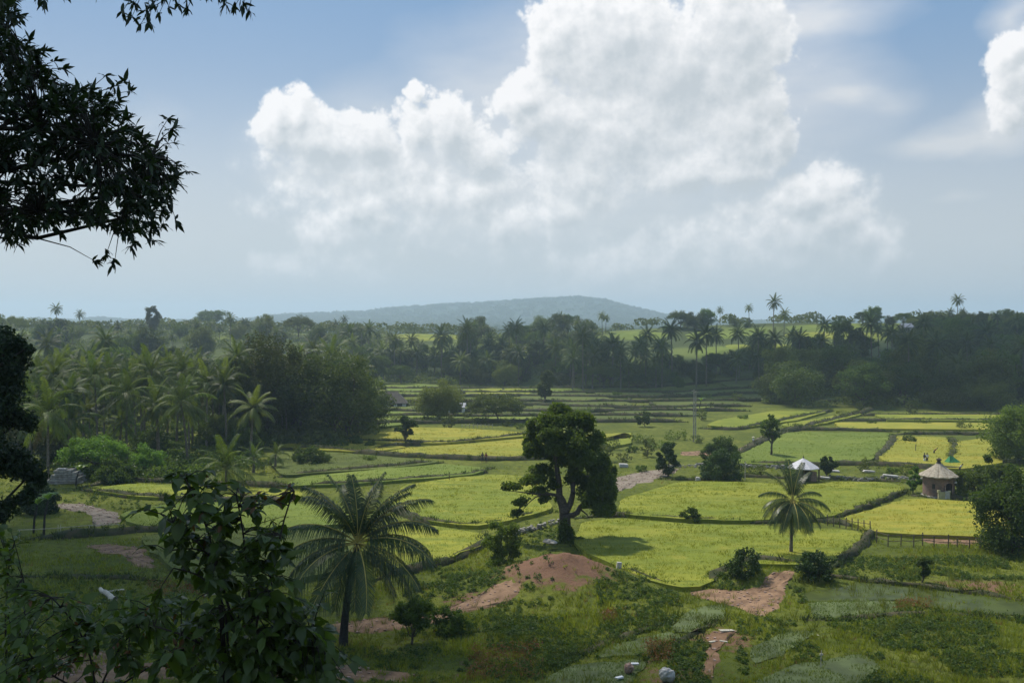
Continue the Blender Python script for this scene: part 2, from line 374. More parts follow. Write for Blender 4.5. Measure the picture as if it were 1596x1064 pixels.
def fieldmat(name, c1, c2, c3):
    m = bpy.data.materials.new(name); m.use_nodes = True; t = NT(m.node_tree); b = t.n['Principled BSDF']
    b.inputs['Roughness'].default_value = .85; b.inputs['Specular IOR Level'].default_value = .15
    pos = t.node('ShaderNodeNewGeometry').outputs['Position']
    rt = t.node('ShaderNodeMapping', {'Vector': pos, 'Rotation': (0, 0, .35), 'Scale': (.22, 1.2, 1.)}).outputs[0]
    n1 = t.noise(pos, .07, 6, .62); n2 = t.noise(rt, .55, 6, .65); n3 = t.noise(pos, 4.5, 4, .7)
    c = t.mix(t.mr(n1, .40, .60), c1, c2)
    n4 = t.noise(pos, .28, 5, .65); c = t.mix(t.m('MULTIPLY', t.mr(n4, .52, .66), .7), c, tuple(k * f for k, f in zip(c3, (.85, .95, .8)))); c = t.mix(t.m('MULTIPLY', t.mr(n4, .46, .36), .45), c, tuple(k * f for k, f in zip(c2, (1.1, .98, 1.2))))
    c = t.mix(t.mr(n2, .40, .72), c, c3)
    c = t.mix(t.m('MULTIPLY', t.mr(n3, .5, .72), .25), c, tuple(k * .6 for k in c1))
    t.l.new(c, b.inputs['Base Color'])
    hgt = t.m('ADD', t.noise(pos, 5., 5, .7), t.m('MULTIPLY', n2, 1.5))
    bn = t.node('ShaderNodeBump', {'Strength': .55, 'Distance': .10, 'Height': hgt}); t.l.new(bn.outputs[0], b.inputs['Normal'])
    return m
M['ground'] = groundmat()
M['rice_yellow'] = fieldmat('ripening_rice', (.25, .245, .030), (.32, .285, .038), (.19, .21, .026))
M['rice_lime'] = fieldmat('lime_rice', (.185, .215, .024), (.27, .27, .032), (.13, .165, .020))
M['rice_green'] = fieldmat('green_rice', (.13, .175, .026), (.17, .21, .032), (.11, .145, .022))
M['rice_dull'] = fieldmat('dull_green_rice', (.080, .105, .020), (.12, .145, .028), (.065, .08, .018))
M['tuft_yellow'] = leafmat('ripening_rice_blades', (.24, .24, .03), (.32, .28, .04), .4, objvar=.05)
M['tuft_lime'] = leafmat('lime_rice_blades', (.175, .21, .022), (.26, .27, .032), .4, objvar=.05)
M['tuft_green'] = leafmat('green_rice_blades', (.12, .17, .024), (.16, .21, .03), .4, objvar=.05)
M['tuft_dull'] = leafmat('dull_rice_blades', (.075, .10, .02), (.11, .14, .026), .4, objvar=.05)
M['seedling'] = leafmat('rice_seedlings', (.09, .15, .035), (.16, .23, .05), .4)
def watermat(name, col, rough):
    m = bpy.data.materials.new(name); m.use_nodes = True; t = NT(m.node_tree); b = t.n['Principled BSDF']
    pos = t.node('ShaderNodeNewGeometry').outputs['Position']
    t.l.new(t.mix(t.mr(t.noise(pos, .5, 5, .6), .35, .65), col, tuple(k * .6 for k in col)), b.inputs['Base Color'])
    b.inputs['Roughness'].default_value = rough; b.inputs['IOR'].default_value = 1.33; b.inputs['Specular IOR Level'].default_value = .35
    bn = t.node('ShaderNodeBump', {'Strength': .15, 'Distance': .02, 'Height': t.noise(pos, 6., 3)}); t.l.new(bn.outputs[0], b.inputs['Normal'])
    return m
M['water'] = watermat('flooded_plot_water', (.115, .145, .05), .65)
M['pond'] = watermat('weedy_pond_water', (.075, .095, .018), .45)

# ------------------------------------------------------------------ terrain
rs = np.random.RandomState(7)
SOILSPOTS = [((868,905),5.5,1.),((640,965),3.,.5),((1130,995),3.,.7),((600,980),2.5,.4),((1540,915),4.,.6),((150,805),5.,.35),((1050,1050),4.,.5),((760,1035),5,.35),((1480,912),3,.5),((200,868),4,.3),((740,935),3.5,.6),((985,895),2.5,.5)]
def build_terrain():
    az_ = np.concatenate([np.arange(-180, -46, 6.), np.arange(-46, 46, .36), np.arange(46, 180.1, 6.)])
    r_ = [0.6]
    while r_[-1] < 6000:
        r = r_[-1]
        r_.append(r + (.9 if r < 50 else .42 if r < 96 else .011 * r if r < 700 else .03 * r))
    r_ = np.array(r_); A, Rr = np.meshgrid(np.radians(az_), r_)
    X = np.sin(A) * Rr; Y = np.cos(A) * Rr; Z = h(X, Y)
    n = len(az_); k = len(r_)
    i = np.arange(k - 1)[:, None] * n; j = np.arange(n - 1)[None]
    F = np.stack([i + j, i + j + 1, i + n + j + 1, i + n + j], -1).reshape(-1, 4)[:, ::-1]
    mb = MB(); mb.add(np.stack([X, Y, Z], -1).reshape(-1, 3), F)
    mb.add(np.vstack([np.stack([X[0], Y[0], Z[0]], -1), [(0, 0, float(Z[0][0]))]]), [(q + 1, q, n) for q in range(n - 1)][::1])
    me = mb.mesh('ground', [M['ground']], True)
    s = np.zeros(X.size)
    for (p_, rad, w) in SOILSPOTS:
        gx, gy = GP(*p_); s = np.maximum(s, (w * np.exp(-(((X - gx) ** 2 + (Y - gy) ** 2) / rad ** 2))).ravel())
    s = np.concatenate([s, np.zeros(n + 1)])
    at = me.attributes.new('soil', 'FLOAT', 'POINT'); at.data.foreach_set('value', s.astype(np.float32))
    structure('ground', me)
build_terrain()

def pip(px_, py_, poly):
    poly = np.asarray(poly); ins = np.zeros(px_.shape, bool); j = len(poly) - 1
    for i in range(len(poly)):
        xi, yi = poly[i]; xj, yj = poly[j]
        c = ((yi > py_) != (yj > py_)) & (px_ < (xj - xi) * (py_ - yi) / (yj - yi + 1e-12) + xi); ins ^= c; j = i
    return ins
def rand_in(poly, dens, rng, cap=60000):
    poly = np.asarray(poly); lo = poly.min(0); hi = poly.max(0); n = int(min(cap * 2, dens * np.prod(hi - lo)))
    p_ = rng.uniform(lo, hi, (n, 2)); return p_[pip(p_[:, 0], p_[:, 1], poly)][:cap]
def wpoly(pp, z=0.): return [GP(x, y, z) for x, y in pp]
def resample(poly, step, closed=True):
    out = []; n = len(poly)
    for i in range(n if closed else n - 1):
        a = np.array(poly[i]); b = np.array(poly[(i + 1) % n]); k = max(1, int(np.linalg.norm(b - a) / step))
        for q in range(k): out.append(a + (b - a) * q / k)
    if not closed: out.append(np.array(poly[-1]))
    return np.array(out)
def smooth_line(p_, it=2, closed=False):
    p_ = np.array(p_, float)
    for _ in range(it):
        q = p_.copy()
        if closed: q = (np.roll(p_, 1, 0) + 2 * p_ + np.roll(p_, -1, 0)) / 4
        else: q[1:-1] = (p_[:-2] + 2 * p_[1:-1] + p_[2:]) / 4
        p_ = q
    return p_

# leaf and grass geometry ------------------------------------------------------
def unit(v): return v / (np.linalg.norm(v, axis=-1, keepdims=True) + 1e-9)
def leaf_quads(C, N, L, W, rng, fold=.25, dirs=None):
    n = len(C); r = rng.normal(size=(n, 3)) if dirs is None else dirs
    T = unit(r - (r * N).sum(1)[:, None] * N); S = np.cross(N, T)
    L = np.broadcast_to(L, (n,))[:, None]; W = np.broadcast_to(W, (n,))[:, None]
    V = np.stack([C - T * L * .5, C + S * W * .5 + N * W * fold, C + T * L * .5 - N * L * .12, C - S * W * .5 + N * W * fold], 1)
    return V.reshape(-1, 3), np.arange(n * 4).reshape(n, 4)
def tufts(P3, size, rng, blades=6, lean=.45, width=.12, spread=.25):
    n = len(P3); size = np.broadcast_to(size, (n,))
    B = np.repeat(P3, blades, 0); s = np.repeat(size, blades) * rng.uniform(.6, 1.15, n * blades)
    a = rng.uniform(0, 2 * math.pi, n * blades); d = np.stack([np.cos(a), np.sin(a), np.zeros_like(a)], 1)
    B = B + d * (s * spread * rng.uniform(.2, 1, len(s)))[:, None]
    side = np.stack([-np.sin(a + .8), np.cos(a + .8), np.zeros_like(a)], 1) * (s * width)[:, None]
    tip = B + d * (s * lean * rng.uniform(.3, 1.4, len(s)))[:, None] + np.array([0, 0, 1.]) * s[:, None]
    V = np.stack([B - side * .5, B + side * .5, tip], 1).reshape(-1, 3)
    return V, np.arange(len(B) * 3).reshape(-1, 3)
def clump_leaves(C, r, n, L, rng, up=.35, flat=1., shell=.55, asp=.55):
    """n leaves spread through a lumpy ball at C (radii r)"""
    r = np.broadcast_to(r, (3,)); d = unit(rng.normal(size=(n, 3))); q = rng.uniform(shell, 1.06, n) ** 1.0
    d[:, 2] *= flat
    p_ = np.asarray(C) + d * q[:, None] * r
    N = unit(d * .8 + np.array([0, 0, up]) + rng.normal(size=(n, 3)) * .55)
    return leaf_quads(p_, N, L * rng.uniform(.7, 1.3, n), L * asp * rng.uniform(.7, 1.3, n), rng)

# ------------------------------------------------------------------ paths, patches, water
KEEP_OUT = []
def patch(name, pp, material, lift=.05, kind='structure', jit=.35, keep=True):
    po = smooth_line(resample(wpoly(pp), .7), 1, True); rg = np.random.RandomState(len(pp) * 31 + int(pp[0][0]))
    po = po + rg.normal(size=po.shape) * jit * .3 + 1.1 * np.column_stack([vn(po[:, 0] / 1.7, po[:, 1] / 1.7, 61), vn(po[:, 0] / 1.7, po[:, 1] / 1.7, 62)])
    bm_v = []; c = po.mean(0); rings = 7; n = len(po)
    for k in range(rings): bm_v.append(c + (po - c) * (1 - k / rings))
    P2 = np.concatenate(bm_v + [c[None]]); Z = h(P2[:, 0], P2[:, 1]) + lift
    Z[:n] -= lift + .03
    F = []
    for k in range(rings - 1):
        for q in range(n): F.append((k * n + q, k * n + (q + 1) % n, (k + 1) * n + (q + 1) % n, (k + 1) * n + q))
    mb = MB(); V = np.column_stack([P2, Z]); mb.add(V, F)
    mb.add(V, [((rings - 1) * n + q, (rings - 1) * n + (q + 1) % n, rings * n) for q in range(n)])
    if keep: KEEP_OUT.append(po)
    return structure(name, mb.mesh(name, [material], True))
def flat_sheet(name, pp, material, z, tri=True):
    po = smooth_line(resample(wpoly(pp), .6), 1, True); po = po + .5 * np.column_stack([vn(po[:, 0] / 1.1, po[:, 1] / 1.1, 71), vn(po[:, 0] / 1.1, po[:, 1] / 1.1, 72)])
    mb = MB(); n = len(po); mb.V.append(np.column_stack([po, np.full(n, z)])); mb.n = n
    mb.F.append((np.arange(n)[None], 0)); me = mb.mesh(name, [material]); KEEP_OUT.append(po)
    if me.polygons[0].normal.z < 0: me.flip_normals()
    return structure(name, me), po

PATHS = [
 ('dirt_path', [(1062,921),(1110,917),(1160,926),(1195,915),(1238,893),(1245,903),(1218,925),(1220,950),(1190,966),(1150,950),(1105,938),(1070,929)], 'path'),
 ('dirt_path', [(505,972),(560,966),(640,962),(705,945),(780,918),(812,918),(800,938),(730,955),(690,968),(620,980),(540,988),(508,986)], 'path'),
 ('dirt_path', [(82,785),(125,783),(160,793),(192,800),(188,815),(148,823),(146,808),(125,798),(90,793)], 'path_grey'),
 ('dirt_path', [(128,850),(175,847),(232,857),(246,886),(215,884),(196,868),(150,862)], 'path'),
 ('dirt_path', [(935,765),(958,745),(1020,731),(1062,729),(1036,745),(985,757),(945,775)], 'path_grey'),
 ('dirt_path', [(1060,704),(1100,701),(1122,707),(1095,711),(1062,710)], 'path'),
 ('dirt_path', [(1118,712),(1150,702),(1178,684),(1200,675),(1206,678),(1185,688),(1158,708),(1125,718)], 'path_grey'),
 ('dirt_path', [(1425,838),(1500,835),(1556,838),(1520,849),(1440,846)], 'path'),
 ('dirt_path', [(1105,985),(1150,976),(1158,984),(1122,996),(1118,1030),(1100,1064),(1085,1060),(1104,1010)], 'soil'),
 ('dirt_path', [(20,1045),(150,1015),(250,1035),(300,1058),(180,1064),(60,1068)], 'path'),
 ('dirt_path', [(395,1040),(470,1030),(540,1036),(650,1050),(640,1064),(420,1066)], 'path'),
]
for nm, pp, mm in PATHS: patch(nm, pp, M[mm])
WATERS = []
for nm, pp, mm, z in [
 ('flooded_plot', [(1038,986),(1074,951),(1128,941),(1134,956),(1088,987)], 'water', .07),
 ('flooded_plot', [(922,1027),(954,1003),(1046,985),(1064,994),(1014,1019)], 'water', .07),
 ('flooded_plot', [(826,1068),(892,1036),(1000,1028),(1008,1040),(960,1078),(850,1085)], 'water', .07),
 ('flooded_plot', [(1258,940),(1392,937),(1402,952),(1350,962),(1265,966)], 'water', .09),
 ('flooded_plot', [(1168,1010),(1230,985),(1270,982),(1262,998),(1215,1022),(1172,1035)], 'water', .07),
 ('flooded_plot', [(1180,1062),(1230,1038),(1345,1020),(1370,1040),(1330,1075),(1190,1085)], 'water', .07),
 ('pond', [(1250,908),(1300,903),(1400,915),(1500,926),(1610,940),(1612,962),(1500,955),(1400,936),(1260,939)], 'pond', .08)]:
    o, po = flat_sheet(nm, pp, M[mm], z); WATERS.append((nm, po, z, o))

# ------------------------------------------------------------------ paddies and bunds
FIELD_Z = .42
def field(name, poly, kind, z=FIELD_Z, dens=4., tuft=True, seed=1, hgt=None):
    """one standing crop: a slab with an uneven edge, and its blades"""
    po = smooth_line(resample(poly, 1.5), 1, True); rg = np.random.RandomState(seed)
    po = po + rg.normal(size=po.shape) * .12; n = len(po)
    gz = h(po[:, 0], po[:, 1]) if hgt else np.zeros(n)
    top = np.column_stack([po, gz + z]); bot = np.column_stack([po, gz - .4])
    mb = MB(); mb.V.append(np.vstack([top, bot])); mb.n = 2 * n
    mb.F.append((np.arange(n)[None], 0)); mb.F.append((np.array([(q, q + n, (q + 1) % n + n, (q + 1) % n) for q in range(n)]), 0))
    me = mb.mesh(name, [M['rice_' + kind]])
    if me.polygons[0].normal.z < 0: me.flip_normals()
    o = structure(name, me); KEEP_OUT.append(po)
    if tuft:
        p_ = rand_in(po, dens, rg, 14000); d = np.hypot(p_[:, 0], p_[:, 1])
        p3 = np.column_stack([p_, np.full(len(p_), z - .12)]); mt = MB()
        hv2 = .75 + .9 * (vn(p3[:, 0] / 2.5, p3[:, 1] / 1.2, 33) + .5); mt.add(*tufts(p3, rg.uniform(.18, .27, len(p3)) * hv2, rg, 5, .6, .2, .4))
        link('rice', mt.mesh('rice', [M['tuft_' + kind]]), o, kind='stuff')
    return o
FIELDS = [
 ([(962,800),(968,777),(1058,750),(1150,750),(1250,755),(1310,750),(1385,751),(1412,760),(1380,775),(1290,806),(1150,811),(1060,808)], 'lime', 9),
 ([(893,838),(910,812),(962,806),(1060,815),(1200,819),(1340,826),(1350,838),(1320,862),(1285,880),(1240,880),(1165,876),(1125,895),(1100,914),(1058,917),(1000,898),(940,872),(905,855)], 'lime', 10),
 ([(1312,806),(1420,775),(1545,783),(1640,790),(1650,838),(1530,836),(1362,829)], 'yellow', 6),
 ([(1369,714),(1394,679),(1476,681),(1478,690),(1540,681),(1566,720),(1500,731),(1400,723)], 'yellow', 3),
 ([(1146,722),(1152,708),(1190,690),(1222,673),(1385,674),(1388,688),(1358,717),(1250,723)], 'green', 3),
 ([(1100,662),(1120,654),(1205,640),(1290,641),(1240,655),(1150,667)], 'lime', 0),
 ([(1215,661),(1255,655),(1330,642),(1345,645),(1300,656),(1240,667)], 'lime', 0),
 ([(1300,658),(1450,658),(1640,660),(1640,670),(1310,667)], 'yellow', 0),
 ([(1362,645),(1450,641),(1640,650),(1640,656),(1380,654)], 'lime', 0),
 ([(518,682),(560,672),(622,665),(720,667),(818,673),(832,678),(760,684),(690,690),(600,690),(545,688)], 'yellow', 3),
 ([(586,706),(636,697),(740,690),(835,681),(975,674),(990,680),(930,690),(880,705),(820,712),(700,711),(640,709)], 'yellow', 3.5),
 ([(400,692),(450,685),(520,684),(592,693),(640,696),(580,704),(500,701)], 'yellow', 3),
 ([(432,703),(520,704),(640,714),(690,719),(610,729),(500,736),(440,741),(420,720)], 'dull', 3),
 ([(440,757),(470,742),(600,730),(690,722),(762,729),(740,739),(640,747),(540,754)], 'green', 3.5),
 ([(600,785),(630,754),(700,745),(770,738),(830,742),(850,770),(862,792),(800,809),(745,820),(670,812)], 'lime', 6),
 ([(590,850),(600,822),(655,817),(756,831),(750,850),(690,872),(625,888),(590,870)], 'lime', 6),
 ([(132,762),(200,753),(320,757),(470,765),(470,775),(330,778),(200,772)], 'lime', 4),
 ([(190,797),(270,783),(420,782),(560,790),(570,815),(400,822),(240,822),(195,812)], 'green', 4),
 ([(215,835),(300,826),(560,826),(560,880),(450,905),(300,905),(250,870)], 'dull', 5),
 ([(566,655),(620,640),(680,648),(640,660),(590,665)], 'green', 0),
 ([(598,600),(640,596),(700,602),(690,612),(610,616)], 'green', 0),
 ([(720,607),(800,603),(835,610),(815,616),(730,616)], 'lime', 0),
 ([(930,686),(975,674),(985,673),(985,690),(950,697)], 'lime', 0),
]
for i, (pp, kd, dn_) in enumerate(FIELDS):
    field('rice_paddy', wpoly(pp, FIELD_Z), kd, dens=max(dn_, .1), tuft=dn_ > 0, seed=i + 11)

def bund(pts, w=1.1, hh=.75, weeds=2.2, seed=0, size=.45, follow=False, name='field_bund'):
    l = smooth_line(resample(pts, 1.3, False), 2); rg = np.random.RandomState(seed + 5)
    T = np.gradient(l, axis=0); T = T / (np.linalg.norm(T, axis=1)[:, None] + 1e-9); Nn = np.column_stack([-T[:, 1], T[:, 0]])
    l = l + Nn * rg.normal(size=(len(l), 1)) * .12; z0 = h(l[:, 0], l[:, 1]); rows = []; kk_ = len(l)
    ends = np.clip(np.minimum(np.arange(kk_), kk_ - 1 - np.arange(kk_)) / 3., .05, 1); hv = (hh * .72 * ends * (1 + .5 * vn(np.arange(kk_) * .45, np.full(kk_, seed * 3.3), 2)))[:, None][:, 0]; w = w * .82
    for off, zz in ((-1, -.3), (-.75, .45), (-.35, 1), (.35, 1), (.75, .45), (1, -.3)):
        jt = rg.normal(size=(len(l), 1)); rows.append(np.column_stack([l + Nn * (off * w * .62 * (ends[:, None] * .6 + .4) + jt * .12), z0 + (hv * zz if zz > 0 else zz) + jt[:, 0] * .07 * (zz > 0)]))
    V = np.stack(rows, 1).reshape(-1, 3); k = len(l); F = []
    for i in range(k - 1):
        for j in range(5): F.append((i * 6 + j, i * 6 + j + 1, i * 6 + 7 + j, i * 6 + 6 + j))
    me = MB().add(V, F).mesh(name, [M['bund']], True); o = structure(name, me)
    L_ = k * 1.3; n = int(L_ * weeds)
    if n:
        i = rg.randint(0, k, n); off = rg.normal(size=n) * w * .35
        p_ = l[i] + Nn[i] * off[:, None] + rg.normal(size=(n, 2)) * .3; zz = z0[i] + hv[i] * np.clip(1 - np.abs(off) / w, .2, 1)
        mb = MB(); big = vn(p_[:, 0] / 3., p_[:, 1] / 3., 4) + .5
        mb.add(*tufts(np.column_stack([p_, zz - .1]), size * rg.uniform(.5, 1.1, n) * (.6 + big), rg, 6, .6, .22, .35), 0)
        m2 = n // 3
        V, F = clump_leaves((0, 0, 0), 1, m2 * 7, size * .42, rg, shell=.2)
        cc = np.repeat(np.column_stack([p_[:m2], zz[:m2] + .15]), 7, 0); V = V.reshape(-1, 4, 3)
        sc_ = np.repeat((size * (.5 + big[:m2])), 7)[:, None, None]; ctr = V.mean(1, keepdims=True)
        V = (V - ctr) + ctr * sc_ + cc[:, None]; mb.add(V.reshape(-1, 3), F, 1)
        link('weeds', mb.mesh('weeds', [M['weeds_dark'], M['leaf_mid']]), o, kind='stuff')
    return o
BUNDS = [
 ([(893,808),(962,804),(1060,811),(1130,815),(1200,815),(1290,812),(1350,824)], 1., .55),
 ([(1290,810),(1330,800),(1385,780),(1418,763)], .9, .7),
 ([(1350,822),(1358,838),(1325,866),(1290,888)], 1.2, .8),
 ([(1110,912),(1135,893),(1170,876),(1240,882),(1290,888)], 1.6, .9),
 ([(1420,772),(1480,777),(1560,783),(1640,788)], 1.2, .6),
 ([(1146,724),(1250,726),(1330,724),(1400,726),(1470,732),(1520,734)], 1.8, .9),
 ([(1360,718),(1378,705),(1392,690),(1395,680)], 2., .9),
 ([(1390,677),(1450,677),(1540,678),(1600,682)], 1.4, .9),
 ([(1205,680),(1225,670),(1320,671),(1400,673)], 1.4, .8),
 ([(1092,668),(1150,670),(1215,658),(1300,640)], 1.5, .9),
 ([(1150,708),(1190,688),(1240,670),(1330,648),(1360,638)], 2., 1.),
 ([(1300,656),(1440,656),(1640,658)], 1.4, .8), ([(1330,648),(1450,648),(1640,648)], 1.4, .9),
 ([(1480,682),(1488,692),(1484,706),(1480,722)], 1.6, .7),
 ([(1030,747),(1100,748),(1150,742),(1230,746),(1330,748),(1420,752)], 1.2, .5),
 ([(355,692),(440,684),(520,674),(600,662),(680,652)], 1.2, 1.),
 ([(492,683),(560,689),(640,691),(700,692),(780,684),(845,675)], 1.5, .9),
 ([(440,700),(520,702),(600,711),(680,714),(760,718),(840,716),(900,712)], 1.6, .9),
 ([(580,706),(600,698),(640,694),(700,690)], 1.2, .8),
 ([(430,744),(500,738),(600,731),(690,721)], 1.4, .8),
 ([(440,760),(560,756),(640,749),(740,741),(765,730)], 1.4, .8),
 ([(600,790),(660,815),(740,823),(800,811),(862,797)], 1.3, .7),
 ([(756,835),(752,852),(690,878),(620,896),(580,905)], 1.4, .8),
 ([(125,764),(200,775),(330,782),(480,780)], 1.5, .8), ([(125,760),(200,750),(330,754),(480,762)], 1.2, .8),
 ([(35,842),(140,835),(240,826),(330,826)], 1.6, .9),
 ([(30,900),(150,900),(260,905)], .8, .3),
 ([(1245,912),(1290,900),(1400,913),(1500,923),(1620,940)], 1.0, .75),
 ([(1258,968),(1400,958),(1500,960),(1620,968)], .8, .45),
 ([(898,846),(940,876),(1000,902),(1058,921),(1105,917)], .7, .5),
 ([(820,1050),(900,1020),(1000,986),(1050,960)], .7, .35), ([(1010,1030),(1060,1000),(1130,962)], .9, .4),
]
for i, (pp, w, hh) in enumerate(BUNDS): bund(wpoly(pp), w * (.6 if i > 26 else 1), hh * (.55 if i > 26 else 1), 7.0, i, .42 if i > 8 else .36)
# far terraces: stepped strips of crop between low dark banks
rt = np.random.RandomState(44)
tz = 0
Ys = [214, 227, 239, 254, 268, 287, 304, 322]
for k, Y0 in enumerate(Ys):
    x0 = -Y0 * (.16 if k < 5 else .14); x1 = Y0 * (.20 if k < 2 else .34 if k > 3 else .26)
    xs = np.arange(x0, x1, 6.); wob = lambda xx, kk: Ys[min(kk, len(Ys) - 1)] + 4.5 * np.array([fbm(q / 34., kk * 7.7, 50 + kk, 3) for q in xx]) * 2.2
    if k < len(Ys):
        bund(np.column_stack([xs, wob(xs, k)]), 1.8, 1.15, 3., 60 + k, .6)
    if k < len(Ys) - 1:
        a = x0 + 3
        while a < x1 - 10:
            b = min(a + rt.uniform(18, 46), x1)
            xx = np.arange(a, b, 5.)
            if len(xx) > 2:
                lo = np.column_stack([xx, wob(xx, k) + 1.2]); up = np.column_stack([xx, wob(xx, k + 1) - 1.2])[::-1]
                if rt.rand() < .85: field('rice_paddy', np.vstack([lo, up]), rt.choice(['dull', 'dull', 'dull', 'green']), z=.3, tuft=False, seed=k * 9 + int(abs(a)), hgt=True)
            if b < x1 - 10 and rt.rand() < .5: bund([(b + .8, float(wob(np.array([b]), k)[0])), (b + 2.5, float(wob(np.array([b]), k + 1)[0]))], 1.3, .7, 1.5, k + 7, .5)
            a = b + 2.
# hillside fields on the far ridge
def hill_field(pp, kd, i):
    po = [hit(x, y) for x, y in pp]; po = smooth_line(resample(po, 4.), 1, True); n = len(po); c = po.mean(0)
    rings = 6; P2 = np.concatenate([c + (po - c) * (1 - k / rings) for k in range(rings)] + [c[None]]); Z = h(P2[:, 0], P2[:, 1]) + .35; Z[:n] -= .6
    F = [(k * n + q, k * n + (q + 1) % n, (k + 1) * n + (q + 1) % n, (k + 1) * n + q) for k in range(rings - 1) for q in range(n)]
    mb = MB(); V = np.column_stack([P2, Z]); mb.add(V, F); mb.add(V, [((rings - 1) * n + q, (rings - 1) * n + (q + 1) % n, rings * n) for q in range(n)])
    me = mb.mesh('hillside_field', [M['rice_' + kd]], True); structure('hillside_field', me)
for i, (pp, kd) in enumerate([
  ([(1215,508),(1300,505),(1430,506),(1445,514),(1330,517),(1220,516)], 'green'), ([(1215,518),(1330,519),(1430,517),(1420,528),(1300,530),(1215,528)], 'lime'),
  ([(1060,522),(1110,514),(1200,511),(1200,522),(1130,530),(1070,531)], 'green'), ([(955,519),(1010,517),(1055,520),(1030,530),(960,530)], 'green'),
  ([(1080,548),(1120,540),(1150,545),(1110,556),(1085,558)], 'green'), ([(1125,538),(1200,536),(1260,540),(1200,546),(1130,545)], 'lime'),
  ([(940,545),(1000,540),(1060,545),(1020,556),(950,556)], 'dull'), ([(600,526),(650,521),(720,523),(720,530),(640,533)], 'lime'),
  ([(770,545),(830,540),(850,546),(790,552)], 'lime'), ([(1230,532),(1300,533),(1380,531),(1340,542),(1240,543)], 'dull')]):
    hill_field(pp, kd, i)

# ------------------------------------------------------------------ palms
def frond_mesh(name, L, e0, droop, pairs, leaf, seed, twist=0., hang=.55, width=.05, mats=None, tip2=True):
    rg = np.random.RandomState(seed); n = 14; s = np.linspace(0, 1, n); th = R(e0) - R(droop) * s ** 1.35
    ds = L / (n - 1); px_ = np.concatenate([[0], np.cumsum(np.cos(th[:-1]) * ds)]); pz = np.concatenate([[0], np.cumsum(np.sin(th[:-1]) * ds)])
    py_ = twist * s ** 2 * L * .12
    pts = np.column_stack([px_, py_, pz]); mb = MB()
    mb.tube(pts, np.linspace(.052, .014, n) * L / 5., 4, 1, False)
    q = np.linspace(.14, .995, pairs); prof = np.sin(np.clip((q - .02) / .98, 0, 1) ** .75 * math.pi * .93) ** .6 * leaf
    P_ = np.column_stack([np.interp(q, s, pts[:, i]) for i in range(3)]); TH = np.interp(q, s, th)
    T = np.column_stack([np.cos(TH), np.zeros(pairs), np.sin(TH)]); U = np.column_stack([-np.sin(TH), np.zeros(pairs), np.cos(TH)])
    for sg in (-1, 1):
        side = np.array([0, sg, 0.])
        j = rg.uniform(-.12, .12, (pairs, 3)); fw = .45 + .5 * q[:, None]
        d = unit(side + T * fw + U * .22 + j)
        l = (prof * rg.uniform(.85, 1.1, pairs))[:, None]
        mid = P_ + d * l * .5 + np.array([0, 0, -1.]) * l * hang * .16
        tip = P_ + d * l * .86 + np.array([0, 0, -1.]) * l * hang * .75
        w = T * width * (L / 5.)
        V = np.stack([P_ - w * .35, P_ + w * .35, mid + w * .5, mid - w * .5, tip], 1).reshape(-1, 3)
        b = np.arange(pairs)[:, None] * 5
        mb.add(V, b + np.array([[0, 1, 2, 3]]), 0); mb.add(V, b + np.array([[3, 2, 4]]), 0)
    return mb.mesh(name, mats or [M['palm'], M['rachis']])
def trunk_mesh(name, H, r0, r1, lean, material, n=9, seg=16, bulge=.35):
    s = np.linspace(0, 1, n); mb = MB()
    pts = np.column_stack([lean[0] * s ** 1.6, lean[1] * s ** 1.6, H * s]); pts[0, 2] = -.5
    rad = r0 + (r1 - r0) * s + bulge * r0 * np.exp(-s * 9) + .05 * r0 * (np.arange(n) % 2)
    mb.tube(pts, rad, 8, 0); return mb.mesh(name, [material], True)
# spear, upright, spreading, drooping fronds; shared by every palm near enough to show them
HERO_F = [frond_mesh('frond', 6.0, e, dr, 80, 1.55, 100 + i, tw, hg * 1.3, .062) for i, (e, dr, tw, hg) in enumerate(
    [(78, 30, .3, .5), (64, 48, .8, .6), (52, 62, -.8, .7), (38, 72, .6, .85), (20, 76, -.5, 1.), (0, 66, .5, 1.), (-22, 48, -.4, 1.), (-42, 34, .3, 1.)])]
MIDL = [frond_mesh('frond', 4.2, e, dr, 34, 1.0, 200 + i, tw, hg * 1.2, .10, [M['palm_grove'], M['rachis_dull']]) for i, (e, dr, tw, hg) in enumerate(
    [(82, 40, .3, .5), (66, 75, .8, .6), (45, 90, -.8, .8), (25, 88, .6, .9), (0, 70, -.5, 1.), (-28, 45, .4, 1.)])]
MIDL_DRY = frond_mesh('frond', 3.6, -50, 32, 22, .7, 260, .3, 1., .10, [M['palm_dry'], M['palm_dry']])
def palm(x, y, H, s=1., rz=0., lean=(0, 0), label='', group=None, fronds=None, lib=MIDL, nf=20, trunk=None, dry=1, seed=0, name='coconut_palm', r=.16, coco=True, dz=0.):
    rg = random.Random(seed); z = hz(x, y) + dz
    o = thing(name, label, 'palm tree', (x, y, z), 0, group)
    link('trunk', trunk or trunk_mesh('trunk', H, r * 1.35, r * .85, lean, M['palm_bark']), o)
    top = (lean[0], lean[1], H)
    if fronds is None:
        fronds = []
        for k in range(nf):
            f = k / (nf - 1); fronds.append((min(len(lib) - 1, int(f * len(lib))), k * 137.5 + rg.uniform(-18, 18), rg.uniform(.85, 1.1)))
    for (idx, a, fs) in fronds:
        f = link('frond', lib[idx], o, top); f.rotation_euler = (rg.uniform(-.12, .12), 0, R(a) + rz); f.scale = (s * fs,) * 3
    for k in range(dry):
        f = link('frond', MIDL_DRY, o, top); f.rotation_euler = (0, 0, rg.uniform(0, 6.28)); f.scale = (s, s, s); f['label'] = 'dead brown hanging frond'
    return o
